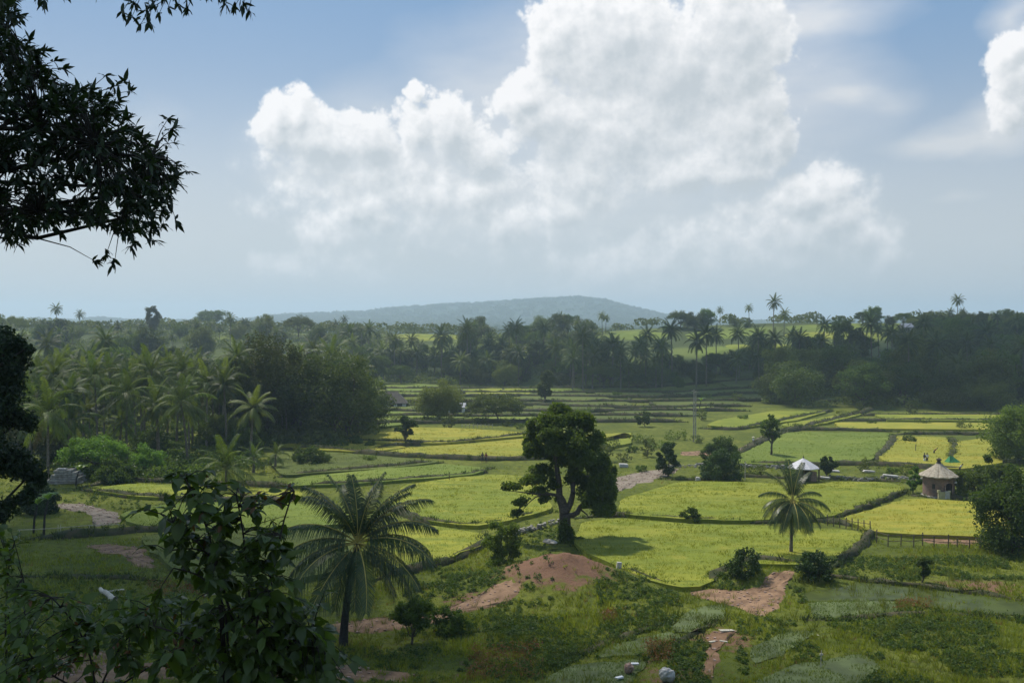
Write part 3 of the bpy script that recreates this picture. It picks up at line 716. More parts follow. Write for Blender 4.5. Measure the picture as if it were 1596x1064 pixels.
# the big palm in the foreground
bx, by = GP(535, 1005)
HF = [(0,180,.85),(0,120,.8),(0,20,.85),(1,100,.85),(1,70,.85),(1,168,.9),(1,8,.92),(1,345,.85),(1,230,.7),(2,28,1.),(2,150,1.),(3,2,.95),(3,188,.95),(3,60,.85),
      (4,343,1.02),(4,17,.9),(4,205,1.),(5,325,1.),(5,222,1.),(5,185,.9),(6,295,.95),(6,245,1.),(6,350,.85),(7,275,.8),(7,245,.8),(7,345,.75),(7,195,.75)]
palm(bx, by, hz(bx, by) * 0 + 7.0, 1.0, 0, (.95, .2), 'tall coconut palm with drooping yellow-ribbed fronds beside the dirt path in the foreground', None,
     HF, HERO_F, trunk=trunk_mesh('trunk', 7.0, .27, .20, (.95, .2), M['dark_bark'], 12), dry=0, seed=2)
bx, by = GP(1233, 866)
PF = [(0,90,.95),(0,40,.9),(0,140,.9),(1,150,.85),(1,30,.85),(3,178,.8),(3,10,.75),(4,200,.8),(4,345,.85),(5,215,.85),(5,320,.85),(5,190,.8),(6,240,.85),(6,300,.85),(6,270,.8),(6,340,.8),(6,205,.8),(7,225,.8),(7,255,.8),(7,285,.8),(7,315,.8),(7,190,.75),(7,350,.75),(7,90,.7)]
palm(bx, by, 5.2, .70, 0, (.12, 0), 'slim coconut palm with brown lower fronds standing by the red path before the pale-roofed hut', None, PF, HERO_F, dry=5, seed=5, r=.12)
rgp = random.Random(12)
# palms of the grove on the left: (photo x of the trunk, y of its foot, height in metres, what sets it apart)
GROVE = [(75,752,9.5,1.15,'coconut palm with a huge drooping crown next to the dark tree at the left edge'),
 (352,768,3.2,.95,'short stemless coconut palm with arching fronds behind the foreground shrub'),
 (197,722,11.,1.,'coconut palm with a hanging yellow frond rising behind the light green bushes'),
 (292,722,9.5,1.1,'wide-crowned coconut palm in the front row of the left grove'),
 (246,716,9.,.9,'coconut palm with upright yellow fronds between two taller grove palms'),
 (347,700,12.,.9,'pale-trunked coconut palm taller than its neighbours near the edge of the yellow field'),
 (322,702,11.5,.95,'dark-crowned coconut palm just left of the pale-trunked palm'),
 (243,700,13.5,1.05,'tallest coconut palm standing in the middle of the left grove'),
 (152,706,13.,1.,'coconut palm with a bright yellow-green hanging frond left in the grove'),
 (96,700,13.5,1.,'tall coconut palm in front of the round dark tree'),
 (118,728,7.,.9,'low bright green palm tucked under the tall grove palms'),
 (390,686,8.5,.9,'coconut palm with yellow fronds at the right end of the grove front'),
 (382,690,11.,.85,'coconut palm with a leaning pale stem near the big dark trees'),
 (372,684,13.,.8,'tall palm rising where the grove meets the big dark trees'),
 (300,690,12.,.85,'coconut palm half hidden behind the wide-crowned grove palm'),
 (275,694,13.,.9,'coconut palm right behind the tallest grove palm'),
 (212,696,12.,.9,'coconut palm with a thin dark crown left of the tallest grove palm'),
 (178,694,13.,.9,'coconut palm at the back of the grove under the hazy tree line'),
 (130,690,12.,.95,'feathery palm behind the yellow-green hanging frond'),
 (60,700,12.,.95,'palm showing half its crown beside the dark left-edge tree'),
 (48,735,10.,1.05,'shaded palm with blue-green fronds hugging the dark left-edge tree'),
 (440,684,9.,.7,'slender palm with a white stem under the big dark tree'),
 (432,682,8.5,.6,'thin pale-stemmed palm second from the grove edge'),
 (447,686,8.5,.65,'leaning slender palm beneath the big dark tree'),
 (426,680,8.,.6,'short slender palm at the shade line of the big trees'),
 (395,736,2.2,.55,'small young palm on the green field behind the foreground palm'),
 (429,731,2.2,.45,'small young palm next to the shrub clump on the green field')]
for i, (px_, py_, H, s, lb) in enumerate(GROVE):
    x, y = GP(px_, py_); ln = (rgp.uniform(-.9, .9), rgp.uniform(-.5, .5)) if H > 5 else (0.1, 0)
    if 'slender' in lb or 'slim' in lb or 'thin' in lb: tr = trunk_mesh('trunk', H, .15, .11, ln, M['pale_bark'])
    else: tr = trunk_mesh('trunk', H, .20, .13, ln, M['pale_bark'] if 'pale' in lb else M['palm_bark'])
    palm(x, y, H * .97, s * 1.22, 0, ln, lb, 'coconut palms of the left grove', nf=20 if H > 3 else 14, trunk=tr, dry=1 if i % 3 == 0 else 0, seed=i + 20, coco=i % 2 == 0 and H > 5)
def palm_template(seed, H, s=1., pairs=16, nf=24, W=.23):
    """whole palm in one mesh, for palms too far off to show parts"""
    rg = np.random.RandomState(seed); mb = MB(); ln = rg.uniform(-.6, .6, 2)
    sp = np.linspace(0, 1, 5); mb.tube(np.column_stack([ln[0] * sp ** 1.6, ln[1] * sp ** 1.6, H * sp - .5 * (sp == 0)]), np.linspace(.2, .13, 5), 5, 1, False)
    for k in range(nf):
        f = k / (nf - 1); e0 = 82 - 120 * f; dr = 40 + 50 * math.sin(f * 3.1); L = 3.9 * s * rg.uniform(.85, 1.1); a = k * 2.4 + rg.uniform(-.3, .3)
        q = np.linspace(0, 1, 7); th = R(e0) - R(dr) * q ** 1.3; d = L / 6
        rr = np.concatenate([[0], np.cumsum(np.cos(th[:-1]) * d)]); zz = H + np.concatenate([[0], np.cumsum(np.sin(th[:-1]) * d)])
        qq = np.linspace(.15, 1, pairs); r_ = np.interp(qq, q, rr); z_ = np.interp(qq, q, zz); TH = np.interp(qq, q, th)
        ca, sa = math.cos(a), math.sin(a); P_ = np.column_stack([ln[0] + ca * r_, ln[1] + sa * r_, z_])
        T = np.column_stack([ca * np.cos(TH), sa * np.cos(TH), np.sin(TH)]); l = (np.sin(np.clip(qq, 0, .97) ** .7 * math.pi * .92) ** .6 * .95 * s)[:, None]
        for sg in (-1, 1):
            S = np.array([-sa * sg, ca * sg, 0.]); tip = P_ + unit(S + T * .6) * l * .85 - np.array([0, 0, 1.]) * l * .5
            mb.add(np.stack([P_ - T * W * .5, P_ + T * W * .5, tip], 1).reshape(-1, 3), np.arange(pairs * 3).reshape(-1, 3), 0)
    return mb.mesh('coconut_palm', [M['palm_far'], M['palm_bark']])
PT = [palm_template(300 + i, H, s) for i, (H, s) in enumerate([(9, 1.), (11, .95), (7.5, 1.), (10, .85), (12.5, .9)])]

# ------------------------------------------------------------------ broadleaf trees
def limb(mb, a, b, r0, r1, rng, n=6, m=1, sides=6, sag=.0):
    a = np.array(a, float); b = np.array(b, float); s = np.linspace(0, 1, n)[:, None]; L = np.linalg.norm(b - a)
    p_ = a + (b - a) * s + np.sin(s * math.pi) * (rng.normal(size=3) * L * .07 + np.array([0, 0, -sag * L])); p_[1:-1] += rng.normal(size=(n - 2, 3)) * L * .018
    mb.tube(p_, np.linspace(r0, r1, n), sides, m, False); return p_
def tree_meshes(seed, H, W, ht=.35, nl=3000, leaf=.4, nclump=26, form='round', crown_mat='leaf_far', bark='bark', trunk_r=None, depth=None, asp=.6, gap=0.):
    """-> trunk MB, crown MB in metres, foot at the origin; crown is many uneven clumps with gaps"""
    rg = np.random.RandomState(seed); tm = MB(); cm = MB(); tr = trunk_r or H * .028
    z0 = H * ht; ch = H - z0; ctr = np.array([0, 0, z0 + ch * .5]); cl = []
    k = 0
    while len(cl) < nclump and k < 4000:
        k += 1; d = unit(rg.normal(size=3)); q = rg.uniform(.45, .9)
        if form == 'umbrella': pt = np.array([d[0] * W * .5 * q, d[1] * W * .5 * q, H - ch * .22 - ch * .5 * (d[0] ** 2 + d[1] ** 2) * q * q - rg.rand() * ch * .2])
        elif form == 'tall': pt = ctr + d * q * np.array([W * .42, W * .42, ch * .5])
        else: pt = ctr + d * q * np.array([W * .5, W * .5, ch * .5]); pt[2] -= ch * .06
        r = W * rg.uniform(.10, .21) * (1.35 if form != 'umbrella' else 1.1)
        if all(np.linalg.norm((pt - c) * (1, 1, 1.2)) > (r + rr) * .42 for c, rr in cl): cl.append((pt, r))
    area = np.array([r * r for _, r in cl]); cnt = (area / area.sum() * nl).astype(int)
    for (pt, r), c in zip(cl, cnt):
        zf = .62 if form == 'umbrella' else .8
        sub = max(2, c // 90)
        for q in range(sub):
            o_ = unit(rg.normal(size=3)) * r * .55 * (1, 1, zf)
            cm.add(*clump_leaves(pt + o_, (r * .62, r * .62, r * .62 * zf), max(3, c // sub), leaf, rg, up=.45, shell=.35, asp=asp), 0)
    fork = np.array([rg.normal() * .03 * H, rg.normal() * .03 * H, z0 * rg.uniform(.65, .95)])
    limb(tm, (0, 0, -.5), fork, tr * 1.25, tr * .85, rg, 6, 0, 8)
    for i, (pt, r) in enumerate(sorted(cl, key=lambda c: -c[1])[:10]): limb(tm, fork, pt, tr * .5, tr * .12, rg, 5, 0, 5)
    return tm, cm
def joined_tree(name, *a, bark='bark', crown_mat='leaf_far', **k):
    tm, cm = tree_meshes(*a, **k); mb = MB()
    for V, (F, m) in zip(cm.V, cm.F): pass
    mb.V = cm.V + tm.V; mb.F = [(F, 0) for F, _ in cm.F] + [(F + cm.n, 1) for F, _ in tm.F]; mb.n = cm.n + tm.n
    return mb.mesh(name, [M[crown_mat], M[bark]])
TT = [joined_tree('broadleaf_tree', 400 + i, H, W, ht=ht, nl=nl, leaf=lf, form=fm, nclump=nc, crown_mat='leaf_mid' if i in (1, 4, 6) else 'leaf_far') for i, (H, W, ht, nl, lf, fm, nc) in enumerate([
    (9, 10, .12, 5200, .48, 'round', 30), (11, 10, .14, 5600, .5, 'round', 34), (10, 13, .36, 5200, .46, 'umbrella', 32), (13, 9, .12, 5600, .5, 'tall', 30),
    (6, 8, .05, 3600, .42, 'round', 24), (8.5, 12, .15, 5600, .48, 'round', 36), (10, 12, .34, 5000, .46, 'umbrella', 28), (12, 11, .1, 6000, .52, 'tall', 36)])]
def parted_tree(name, label, x, y, seed, H, W, group=None, cat='tree', z=None, crown_mat='leaf_mid', bark='bark', rz=0., **k):
    tm, cm = tree_meshes(seed, H, W, **k)
    o = thing(name, label, cat, (x, y, hz(x, y) if z is None else z), rz, group)
    link('trunk', tm.mesh('trunk', [M[bark]], True), o); link('crown', cm.mesh('crown', [M[crown_mat]]), o); return o

# the single big tree in the middle of the fields
def hero_tree():
    fx, fy = GP(884, 842); u = fy / 1552.; rg = np.random.RandomState(9)
    o = thing('broadleaf_tree', 'big dark tree with low spreading limbs standing alone behind the red earth mound', 'tree', (fx, fy, hz(fx, fy)))
    W_ = lambda px_, py_, dy=0.: np.array([(px_ - 884) * u, dy, (842 - py_) * u])
    tm, cm = MB(), MB()
    base = W_(884, 842); base[2] = -.6
    f1 = W_(880, 800); f2 = W_(872, 775, .2)
    limb(tm, base, f1, .75, .55, rg, 5, 0, 10); limb(tm, f1, f2, .5, .42, rg, 4, 0, 8)
    t1 = W_(866, 700, -.3); t2 = W_(905, 720, .5); t3 = W_(935, 740, -.4)
    limb(tm, f2, t1, .34, .2, rg, 6, 0, 8); limb(tm, f1 + (.2, 0, .3), W_(893, 768), .34, .26, rg, 4, 0, 7); limb(tm, W_(893, 768), t2, .26, .16, rg, 6, 0, 7)
    limb(tm, f1 + (.1, 0, -.2), W_(905, 788), .32, .24, rg, 4, 0, 7); limb(tm, W_(905, 788), t3, .22, .12, rg, 6, 0, 7)
    limb(tm, W_(903, 790), W_(940, 794, -.6), .15, .06, rg, 6, 0, 6); limb(tm, W_(903, 792), W_(918, 805, -.8), .1, .04, rg, 4, 0, 5)
    limb(tm, f2, W_(835, 768, -.5), .2, .1, rg, 6, 0, 6); limb(tm, W_(835, 768, -.5), W_(795, 762, -.8), .09, .03, rg, 5, 0, 5); limb(tm, W_(842, 770, -.5), W_(815, 790, -1.), .08, .03, rg, 5, 0, 5)
    # clumps: photo x, y, depth, rx, ry, leaves
    CL = [(838,662,0,16,13,600),(915,655,.4,14,12,500),(872,642,.6,20,11,600),(885,650,0,22,14,900),(860,655,-1.2,20,15,800),(905,660,1.,18,15,800),(842,675,.4,20,15,800),(865,680,-2.5,24,17,1000),(895,685,-2.2,24,18,1100),(922,690,0,18,18,800),
          (832,697,-.8,13,13,450),(850,705,1.5,18,12,500),(820,690,0,6,8,90),(822,706,-.4,6,5,80),(930,715,-1.,18,20,1000),(910,715,-2.4,20,18,900),(880,712,.8,22,14,700),(905,740,.6,16,16,500),
          (935,745,-1.4,20,20,1200),(925,765,.8,20,18,900),(942,775,-.8,16,18,1000),(950,758,1.2,12,20,600),(950,795,-.3,10,12,420),(930,788,-1.6,14,12,500),(915,775,-1.8,10,12,280),(957,735,.5,5,12,120),
          (850,735,1.,24,9,380),(825,745,-.6,24,8,330),(800,752,-.8,14,6,160),(788,758,-.6,7,4,60),(835,765,.4,16,6,160),(812,778,-1.,12,7,130),(806,793,-1.2,8,7,90),(850,775,.2,10,8,130),(862,755,.5,12,10,200),(890,745,1.,10,12,200),(872,780,1.,7,6,70),
          (884,835,-.4,12,12,500),(880,818,-.8,9,12,260),(896,842,-.9,16,7,380),(868,845,-.8,10,6,200),(912,848,-.8,10,4,160)]
    for (cx, cy, dy, rx, ry, n) in CL:
        c = W_(cx, cy, dy); r = np.array([rx * u, min(rx, 18) * u * .9, ry * u]) * 1.36
        for q in range(6): cm.add(*clump_leaves(c + unit(rg.normal(size=3)) * r * .5, r * .55, int(n * .38), .33, rg, up=.4, shell=.3, asp=.65), 0)
        if n > 450 and cy < 800: limb(tm, [t1, t2, t3][0 if cx < 880 else 1 if cy < 725 else 2], c, .09, .03, rg, 4, 0, 4)
    link('trunk', tm.mesh('trunk', [M['bark']], True), o); link('crown', cm.mesh('crown', [M['leaf_mid']]), o)
hero_tree()

MIDTREES = [ # photo x, foot y, height px, width px, form, material, label
 (632,692,46,32,'tall','leaf_mid','small lone tree at the corner of two yellow fields'),
 (1041,743,58,42,'round','leaf_dark','dark egg-shaped tree beside the grey dirt lot'),
 (1200,712,72,40,'tall','leaf_mid','thin open tree with a forked trunk beside the white path'),
 (1122,748,48,58,'round','leaf_dark','dense dark bush on the bank of the lime field'),
 (1124,715,42,62,'umbrella','leaf_mid','flat-topped tree behind the dense dark bush'),
 (685,655,56,76,'round','leaf_far','broad grey-green tree shading the small white building'),
 (775,658,46,88,'umbrella','leaf_far','wide umbrella tree at the far edge of the yellow fields'),
 (850,628,40,30,'round','leaf_far','dark bush tree on the far terraces left of centre'),
 (1005,665,28,24,'round','leaf_far','small round tree alone on the dull terraces'),
 (1580,862,146,124,'round','leaf_mid','large leafy tree reaching in at the right edge beyond the fence'),
 (1590,720,95,110,'round','leaf_mid','bushy tree at the right edge above the yellow field'),
 (1515,775,44,62,'round','leaf_mid','bush clump pressed against the right side of the brick hut'),
 (1550,770,60,50,'round','leaf_mid','dark bush between the brick hut and the right edge tree'),
 (1424,768,34,24,'round','leaf_light','light green bush against the left side of the brick hut'),
 (1288,745,36,32,'tall','leaf_dark','dark sapling right of the pale-roofed hut'),
 (150,742,70,96,'umbrella','leaf_light','bright green spreading tree in front of the left palm grove'),
 (228,738,52,60,'round','leaf_light','light green thicket right of the bright spreading tree'),
 (180,752,40,60,'round','leaf_mid','leafy bush below the bright green spreading tree'),
 (105,560,48,64,'round','leaf_dark','round dark tree rising above the left palm grove'),
 (520,690,145,150,'round','leaf_far','huge dark rain tree at the right end of the left woods'),
 (420,690,168,130,'round','leaf_far','tall olive-green tree behind the slender white-stemmed palms'),
 (466,684,130,90,'tall','leaf_far','dark tree filling the gap between the two huge trees'),
 (555,678,100,60,'round','leaf_far','lower shoulder tree at the end of the left woods'),
 (485,724,32,54,'round','leaf_mid','clump of shrubs standing in the green field'),
 (467,722,22,24,'round','leaf_far','small grey bush left of the shrub clump in the green field'),
 (783,878,66,62,'round','leaf_mid','round leafy bush left of the red earth mound'),
 (645,1002,72,66,'round','leaf_mid','bush with bright leaf tips right of the foreground palm'),
 (700,985,38,60,'round','leaf_mid','low scrub right of the foreground palm bush'),
 (1272,908,40,60,'round','leaf_dark','dense bush at the corner of the pond by the red path'),
 (1160,908,42,56,'round','leaf_dark','shrub on the bank left of the slim palm'),
 (1440,908,34,26,'tall','leaf_mid','upright weed bush on the bank above the pond'),
 (1078,812,22,34,'round','leaf_mid','small shrub on the bund in the middle of the lime fields'),
 (60,800,48,60,'round','leaf_dark','dark scrub under the tree at the left edge'),
 (1470,638,34,70,'umbrella','leaf_far','pale green low tree at the foot of the wooded slope'),
 (345,700,60,70,'round','leaf_far','dull green undergrowth tree behind the pale palm trunk'),
]
for i, (px_, py_, hp, wp, fm, mm, lb) in enumerate(MIDTREES):
    if py_ < 600: x, y = (px_ - 798) / 1552. * 262, 262.; Hh, Ww = 15.5, 62 * 262 / 1552.
    else: x, y = GP(px_, py_); Hh, Ww = hp * y / 1552. * 1.02, wp * y / 1552.
    if 'bush' in lb.split(' ')[:5] or 'scrub' in lb: Hh *= 1.25
    big = Hh * Ww; lf = .20 if y < 110 else .26 if y < 160 else .34
    bush = hp < wp * 1.15 and hp < 70; nm = 'bush' if bush and ('bush' in lb or 'shrub' in lb or 'scrub' in lb or 'thicket' in lb) else 'broadleaf_tree'
    lf *= 1.35 if Hh > 9 else 1.1
    nlv = int(np.clip(Hh * Ww * 6.5 / (lf * lf * .35), 900, 14000))
    parted_tree(nm, lb, x, y, 500 + i, Hh, Ww, None, 'bush' if nm == 'bush' else 'tree', crown_mat=mm, ht=-.25 if nm == 'bush' else (.30 if 'open' in lb or 'umbrella' == fm else .1 if 'egg' in lb else .05 if 'right edge' in lb else .24 if Hh > 14 else .16),
                nl=nlv if 'open' not in lb else nlv // 3, leaf=lf, asp=.7, nclump=int(np.clip(Ww * 4, 30 if nm == 'bush' else 14, 46)), form=fm, trunk_r=max(.08, Hh * .022))

# woods on the slopes: every tree a thing -------------------------------------------------
rw = np.random.RandomState(77)
NB = [0, 0]
SHAPE = ['round', 'full domed', 'flat-topped', 'narrow upright', 'low bushy', 'wide domed', 'spreading', 'tall ragged']
MARKS = [(70, 'past the black edge tree'), (150, 'near the round dark tree'), (270, 'over mid palm grove'), (370, 'under the far umbrella tree'), (450, 'near the olive-green tree'), (530, 'by the grey gables'), (600, 'past the left woods'),
 (660, 'above the brown-roofed farmhouse'), (740, 'above the small white building'), (810, 'above the wide umbrella tree'), (930, 'above the big lone tree'), (1050, 'left of the utility poles'), (1110, 'above the utility poles'), (1170, 'under the skyline clump'),
 (1240, 'under the tallest skyline palms'), (1310, 'above the pale-roofed shelter'), (1390, 'below the green skyline field'), (1450, 'below the grey ridge house'), (1530, 'below the lone skyline palm'), (9999, 'by the right edge')]
def wood(region, n, np_, label_t, label_p, grp, sc=(.75, 1.15), tix=range(8), holes=(), ps=(.95, 1.4)):
    """region: (px0, px1, Y0, Y1)"""
    px0, px1, Y0, Y1 = region
    placed = []
    for kind, cnt in ((0, n), (1, np_)):
        k = 0; tries = 0
        while k < cnt and tries < cnt * 30:
            tries += 1
            Y = math.sqrt(rw.uniform(Y0 ** 2, Y1 ** 2)); pxx = rw.uniform(px0, px1); X = (pxx - 798) / 1552. * Y
            z = hz(X, Y); pyy = 500 + (CAMZ - z) / Y * 1552
            if any(a < pxx < b and c < pyy < d for a, b, c, d in holes): continue
            if any((X - a) ** 2 + (Y - b) ** 2 < (22 if kind == 0 else 8) for a, b in placed): continue
            placed.append((X, Y)); k += 1
            row = 'front' if Y < Y0 + (Y1 - Y0) * .33 else 'back' if Y > Y0 + (Y1 - Y0) * .7 else 'mid'
            place = next(tx for mx_, tx in MARKS if pxx < mx_)
            if kind == 0: ti = rw.choice(list(tix)); me = TT[ti]; s = rw.uniform(*sc); nm = 'broadleaf_tree'; lb = '%s%s tree %s, %s row, %s' % ('small ' if s < sc[0] + .13 else 'big ' if s > sc[1] - .13 else '', SHAPE[ti], label_t, row, place); cat = 'tree'; gg = 'trees ' + grp
            else: ti = rw.randint(len(PT)); me = PT[ti]; s = rw.uniform(*ps); nm = 'coconut_palm'; lb = '%s palm %s, %s row, %s' % ('small' if s < ps[0] + .14 else 'tall' if s > ps[1] - .14 else 'middling', label_p, row, place); cat = 'palm tree'; gg = 'palms ' + grp
            o = link(nm, me, loc=(X, Y, z - .2)); o.rotation_euler.z = rw.uniform(0, 6.28); o.scale = (s, s, s * rw.uniform(.88, 1.12)); tag(o, lb, cat, gg); NB[kind] += 1
GREEN = [(1205,1445,500,556),(1055,1205,508,548),(945,1060,513,556),(1110,1275,534,572),(1070,1150,538,580),(595,725,516,556),(930,1070,538,580)]
wood((1215, 1660, 250, 300), 26, 8, 'at the right slope foot', 'at the right slope foot', 'at the foot of the right slope', (1.0, 1.4), (0, 1, 3, 5, 7))
wood((1180, 1660, 300, 400), 40, 36, 'halfway up the right slope', 'halfway up the right slope', 'on the right slope', (1.0, 1.4), holes=GREEN)
wood((1440, 1680, 400, 480), 22, 16, 'high on the right slope', 'high on the right slope', 'at the top of the right slope', (.8, 1.1), holes=GREEN, ps=(.6, .9))
wood((860, 1215, 315, 385), 34, 44, 'below the hillside fields', 'below the hillside fields', 'below the hillside fields', (.6, 1.0), holes=GREEN)
wood((860, 1450, 385, 480), 10, 26, 'among the hillside fields', 'among the hillside fields', 'between the hillside fields', (.5, .9), holes=GREEN, ps=(.55, .85))
wood((540, 880, 335, 400), 36, 34, 'in the hazy belt', 'in the hazy belt', 'behind the far terraces', (.7, 1.1), holes=GREEN)
wood((520, 900, 400, 480), 16, 34, 'below the blue hill', 'below the blue hill', 'below the blue hill', (.7, 1.05), holes=GREEN, ps=(.6, .95))
wood((-40, 560, 205, 290), 28, 30, 'behind the left grove', 'behind the left grove', 'behind the left grove', (1.0, 1.4))
wood((-60, 560, 300, 480), 26, 30, 'in the grey distance', 'in the grey distance', 'in the hazy distance at left', (.8, 1.2), ps=(.7, 1.1))
wood((340, 575, 184, 205), 7, 2, 'inside the left woods', 'inside the left woods', 'inside the left woods', (1., 1.3), (1, 3, 5, 7))
wood((-20, 400, 150, 204), 5, 34, 'within the left grove', 'within the left grove', 'within the left grove', (.7, .9), (4, 0), ps=(.8, 1.2))
_by = {}
for o in scene.objects:
    if o.get('group') and o.get('label'): _by.setdefault(o['label'], []).append(o)
for lb, os_ in _by.items():
    if len(os_) < 2 or len(lb.split()) > 15: continue
    os_.sort(key=lambda o: o.location.x / max(1, o.location.y))
    names = ['left-hand', 'right-hand'] if len(os_) == 2 else ['leftmost', 'second', 'third', 'fourth', 'fifth', 'sixth'][:len(os_) - 1] + ['rightmost']
    for n_, o in zip(names, os_): o['label'] = n_ + ' ' + lb
# skyline trees of the ridge, one by one
for px_, Y, s, ti, lb in [(1492,470,1.1,'p4','lone tall palm standing on the skyline at the right'),(1205,440,1.25,'p4','tallest palm on the skyline left of the hillside fields'),(1222,440,.95,'p1','second palm leaning beside the tallest skyline palm'),
   (1273,478,.5,'p2','tiny palm-like tree alone on the green skyline field'),(1303,478,.35,4,'small round bush on the skyline field'),(1345,475,.75,6,'low spreading tree starting the skyline group'),(1362,470,.95,1,'rounded tree in the middle of the skyline group'),
   (1388,474,.6,0,'small tree at the right of the skyline group'),(1408,468,.8,6,'domed tree above the grey ridge house'),(1428,462,.7,5,'spreading tree right of the grey ridge house'),(1455,462,.9,2,'flat-crowned tree joining the dark slope to the skyline'),
   (1060,475,.95,2,'flat-crowned tree at the left end of the dark skyline clump'),(1082,470,1.,5,'broad tree in the middle of the dark skyline clump'),(1102,470,.95,1,'highest tree of the dark skyline clump'),(1040,468,.7,4,'low tree trailing left from the dark skyline clump'),
   (1145,478,.5,0,'small tree between the dark clump and the tall palms'),(1165,470,.5,4,'low bush left of the tall skyline palms'),(740,466,.85,1,'rounded tree breaking the line below the blue hill'),
   (885,520,1.2,6,'umbrella tree standing clear in the mist right of the hill'),(910,530,.9,5,'rounded tree in the mist beside the umbrella tree'),(845,540,1.2,5,'wide tree in the mist left of the umbrella tree'),
   (330,640,1.9,6,'huge umbrella tree on the far left skyline'),(490,310,1.35,1,'tree over the grey gabled roofs'),(505,312,1.2,7,'second tree over the grey gabled roofs'),
   (1354,262,.9,'p0','bright palm standing in front of the dark slope'),(1215,268,1.1,5,'broad dull green tree at the near edge of the right slope'),(1540,245,.9,5,'rounded tree on the field margin at the far right')]:
    X = (px_ - 798) / 1552. * Y; me = PT[int(ti[1])] if isinstance(ti, str) else TT[ti]
    o = link('coconut_palm' if isinstance(ti, str) else 'broadleaf_tree', me, loc=(X, Y, hz(X, Y) - .2)); o.scale = (s, s, s); o.rotation_euler.z = px_
    tag(o, lb, 'palm tree' if isinstance(ti, str) else 'tree')

# undergrowth beneath the woods and woodland far off: beyond counting
def canopy(name, pts, rad, leaves, leaf, seed, m='leaf_far', zf=.75):
    rg = np.random.RandomState(seed); n = len(pts); d = unit(rg.normal(size=(n * leaves, 3))); d[:, 2] = np.abs(d[:, 2]) * .9 - .15
    r = np.repeat(rad, leaves)[:, None]; C = np.repeat(pts, leaves, 0) + d * r * (1, 1, zf) * rg.uniform(.7, 1.05, (len(d), 1))
    N = unit(d + (0, 0, .3) + rg.normal(size=d.shape) * .4); L = np.repeat(np.broadcast_to(leaf, (n,)), leaves) * rg.uniform(.7, 1.3, len(d))
    mb = MB(); mb.add(*leaf_quads(C, N, L, L * .8, rg)); return link(name, mb.mesh(name, [M[m]]), kind='stuff')
def scatter_px(px0, px1, Y0, Y1, n, rg, holes=()):
    Y = np.sqrt(rg.uniform(Y0 ** 2, Y1 ** 2, n)); p_ = rg.uniform(px0, px1, n); X = (p_ - 798) / 1552. * Y; Z = h(X, Y); py_ = 500 + (CAMZ - Z) / Y * 1552
    k = np.ones(n, bool)
    for a, b, c, d in holes: k &= ~((p_ > a) & (p_ < b) & (py_ > c) & (py_ < d))
    return np.column_stack([X, Y, Z])[k]
rg = np.random.RandomState(5)
p_ = np.vstack([scatter_px(1200, 1700, 250, 480, 800, rg, GREEN), scatter_px(520, 1200, 335, 480, 520, rg, GREEN), scatter_px(-100, 560, 190, 480, 600, rg), scatter_px(340, 575, 176, 210, 120, rg)])
canopy('undergrowth', p_ + (0, 0, .8), rg.uniform(1.8, 4.4, len(p_)), 80, .75, 6)
p_ = np.vstack([scatter_px(-40, 400, 146, 205, 260, rg), scatter_px(100, 330, 136, 150, 70, rg), scatter_px(330, 580, 172, 182, 30, rg)])
canopy('grove_undergrowth', p_ + (0, 0, .4), rg.uniform(.8, 2.4, len(p_)), 110, .42, 16, 'leaf_mid', .9)
p_ = np.vstack([scatter_px(-400, 2000, 520, 1100, 900, rg), scatter_px(-400, 560, 480, 700, 260, rg), scatter_px(1440, 2000, 480, 600, 100, rg)])
canopy('distant_woodland', p_ + (0, 0, 3.), rg.uniform(4, 7.5, len(p_)), 60, 1.7, 7)
p_ = scatter_px(-500, 2100, 1250, 3550, 7500, rg)
canopy('hill_woodland', p_ + (0, 0, 3.), rg.uniform(7, 17, len(p_)), 34, 5.6, 8)
# bushes and scrub dotted through fields far off
MARKS2 = [(600, 'near the left woods'), (660, 'below the brown-roofed farmhouse'), (740, 'near the small white building'), (820, 'by the wide umbrella tree'), (900, 'behind the big lone tree'), (960, 'right behind the big lone tree'), (1020, 'left of the utility poles'), (1060, 'near the dark egg-shaped tree'), (1110, 'right of the utility poles'),
 (1180, 'near the thin open tree'), (1260, 'behind the pale-roofed shelter'), (1330, 'along the far green strips'), (1400, 'along the top of the yellow field'), (1460, 'above the brick hut'), (9999, 'toward the right edge')]
BUSH_PX = [(560,668),(575,720),(700,668),(745,660),(790,664),(810,668),(870,640),(910,645),(950,700),(985,705),(1010,712),(1030,700),(970,720),(1000,735),(945,720),(1055,685),(1085,690),(1160,655),(1095,655),(1240,668),(1310,652),(1360,662),(1380,640),(1440,662),(1500,670),(1540,662),(1420,645),(1250,628),(1290,632),(1330,628),(880,700),(905,690),(925,715),(1418,690),(1340,640),(1000,690),(620,655),(645,668),(1185,742),(1160,738),(1355,736),(1390,738),(1410,742),(1100,620),(1150,626),(960,618),(1200,628),(590,655),(730,652),(830,650)]
LM = [joined_tree('bush', 800 + i, H, W, ht=.03, nl=420, leaf=.26, nclump=12, form='round', crown_mat='leaf_mid' if i % 2 else 'leaf_far') for i, (H, W) in enumerate([(2., 3.2), (1.4, 2.4), (2.8, 2.6), (1.2, 4.)])]
for i, (a, b) in enumerate(BUSH_PX):
    x, y = GP(a, b); o = link('bush', LM[i % 4], loc=(x, y, hz(x, y))); s = rw.uniform(.7, 1.25); o.scale = (s,) * 3; o.rotation_euler.z = i * 1.7
    pl_ = next(tx for mx_, tx in MARKS2 if a < mx_); tag(o, '%s bush %s, %s' % (['small broad', 'low grey-green', 'upright little', 'flat spreading'][i % 4], 'on the far terraces' if y > 215 else 'on a bank among the fields', pl_), 'bush', 'bushes on the far terraces' if y > 215 else 'bushes between the middle fields')
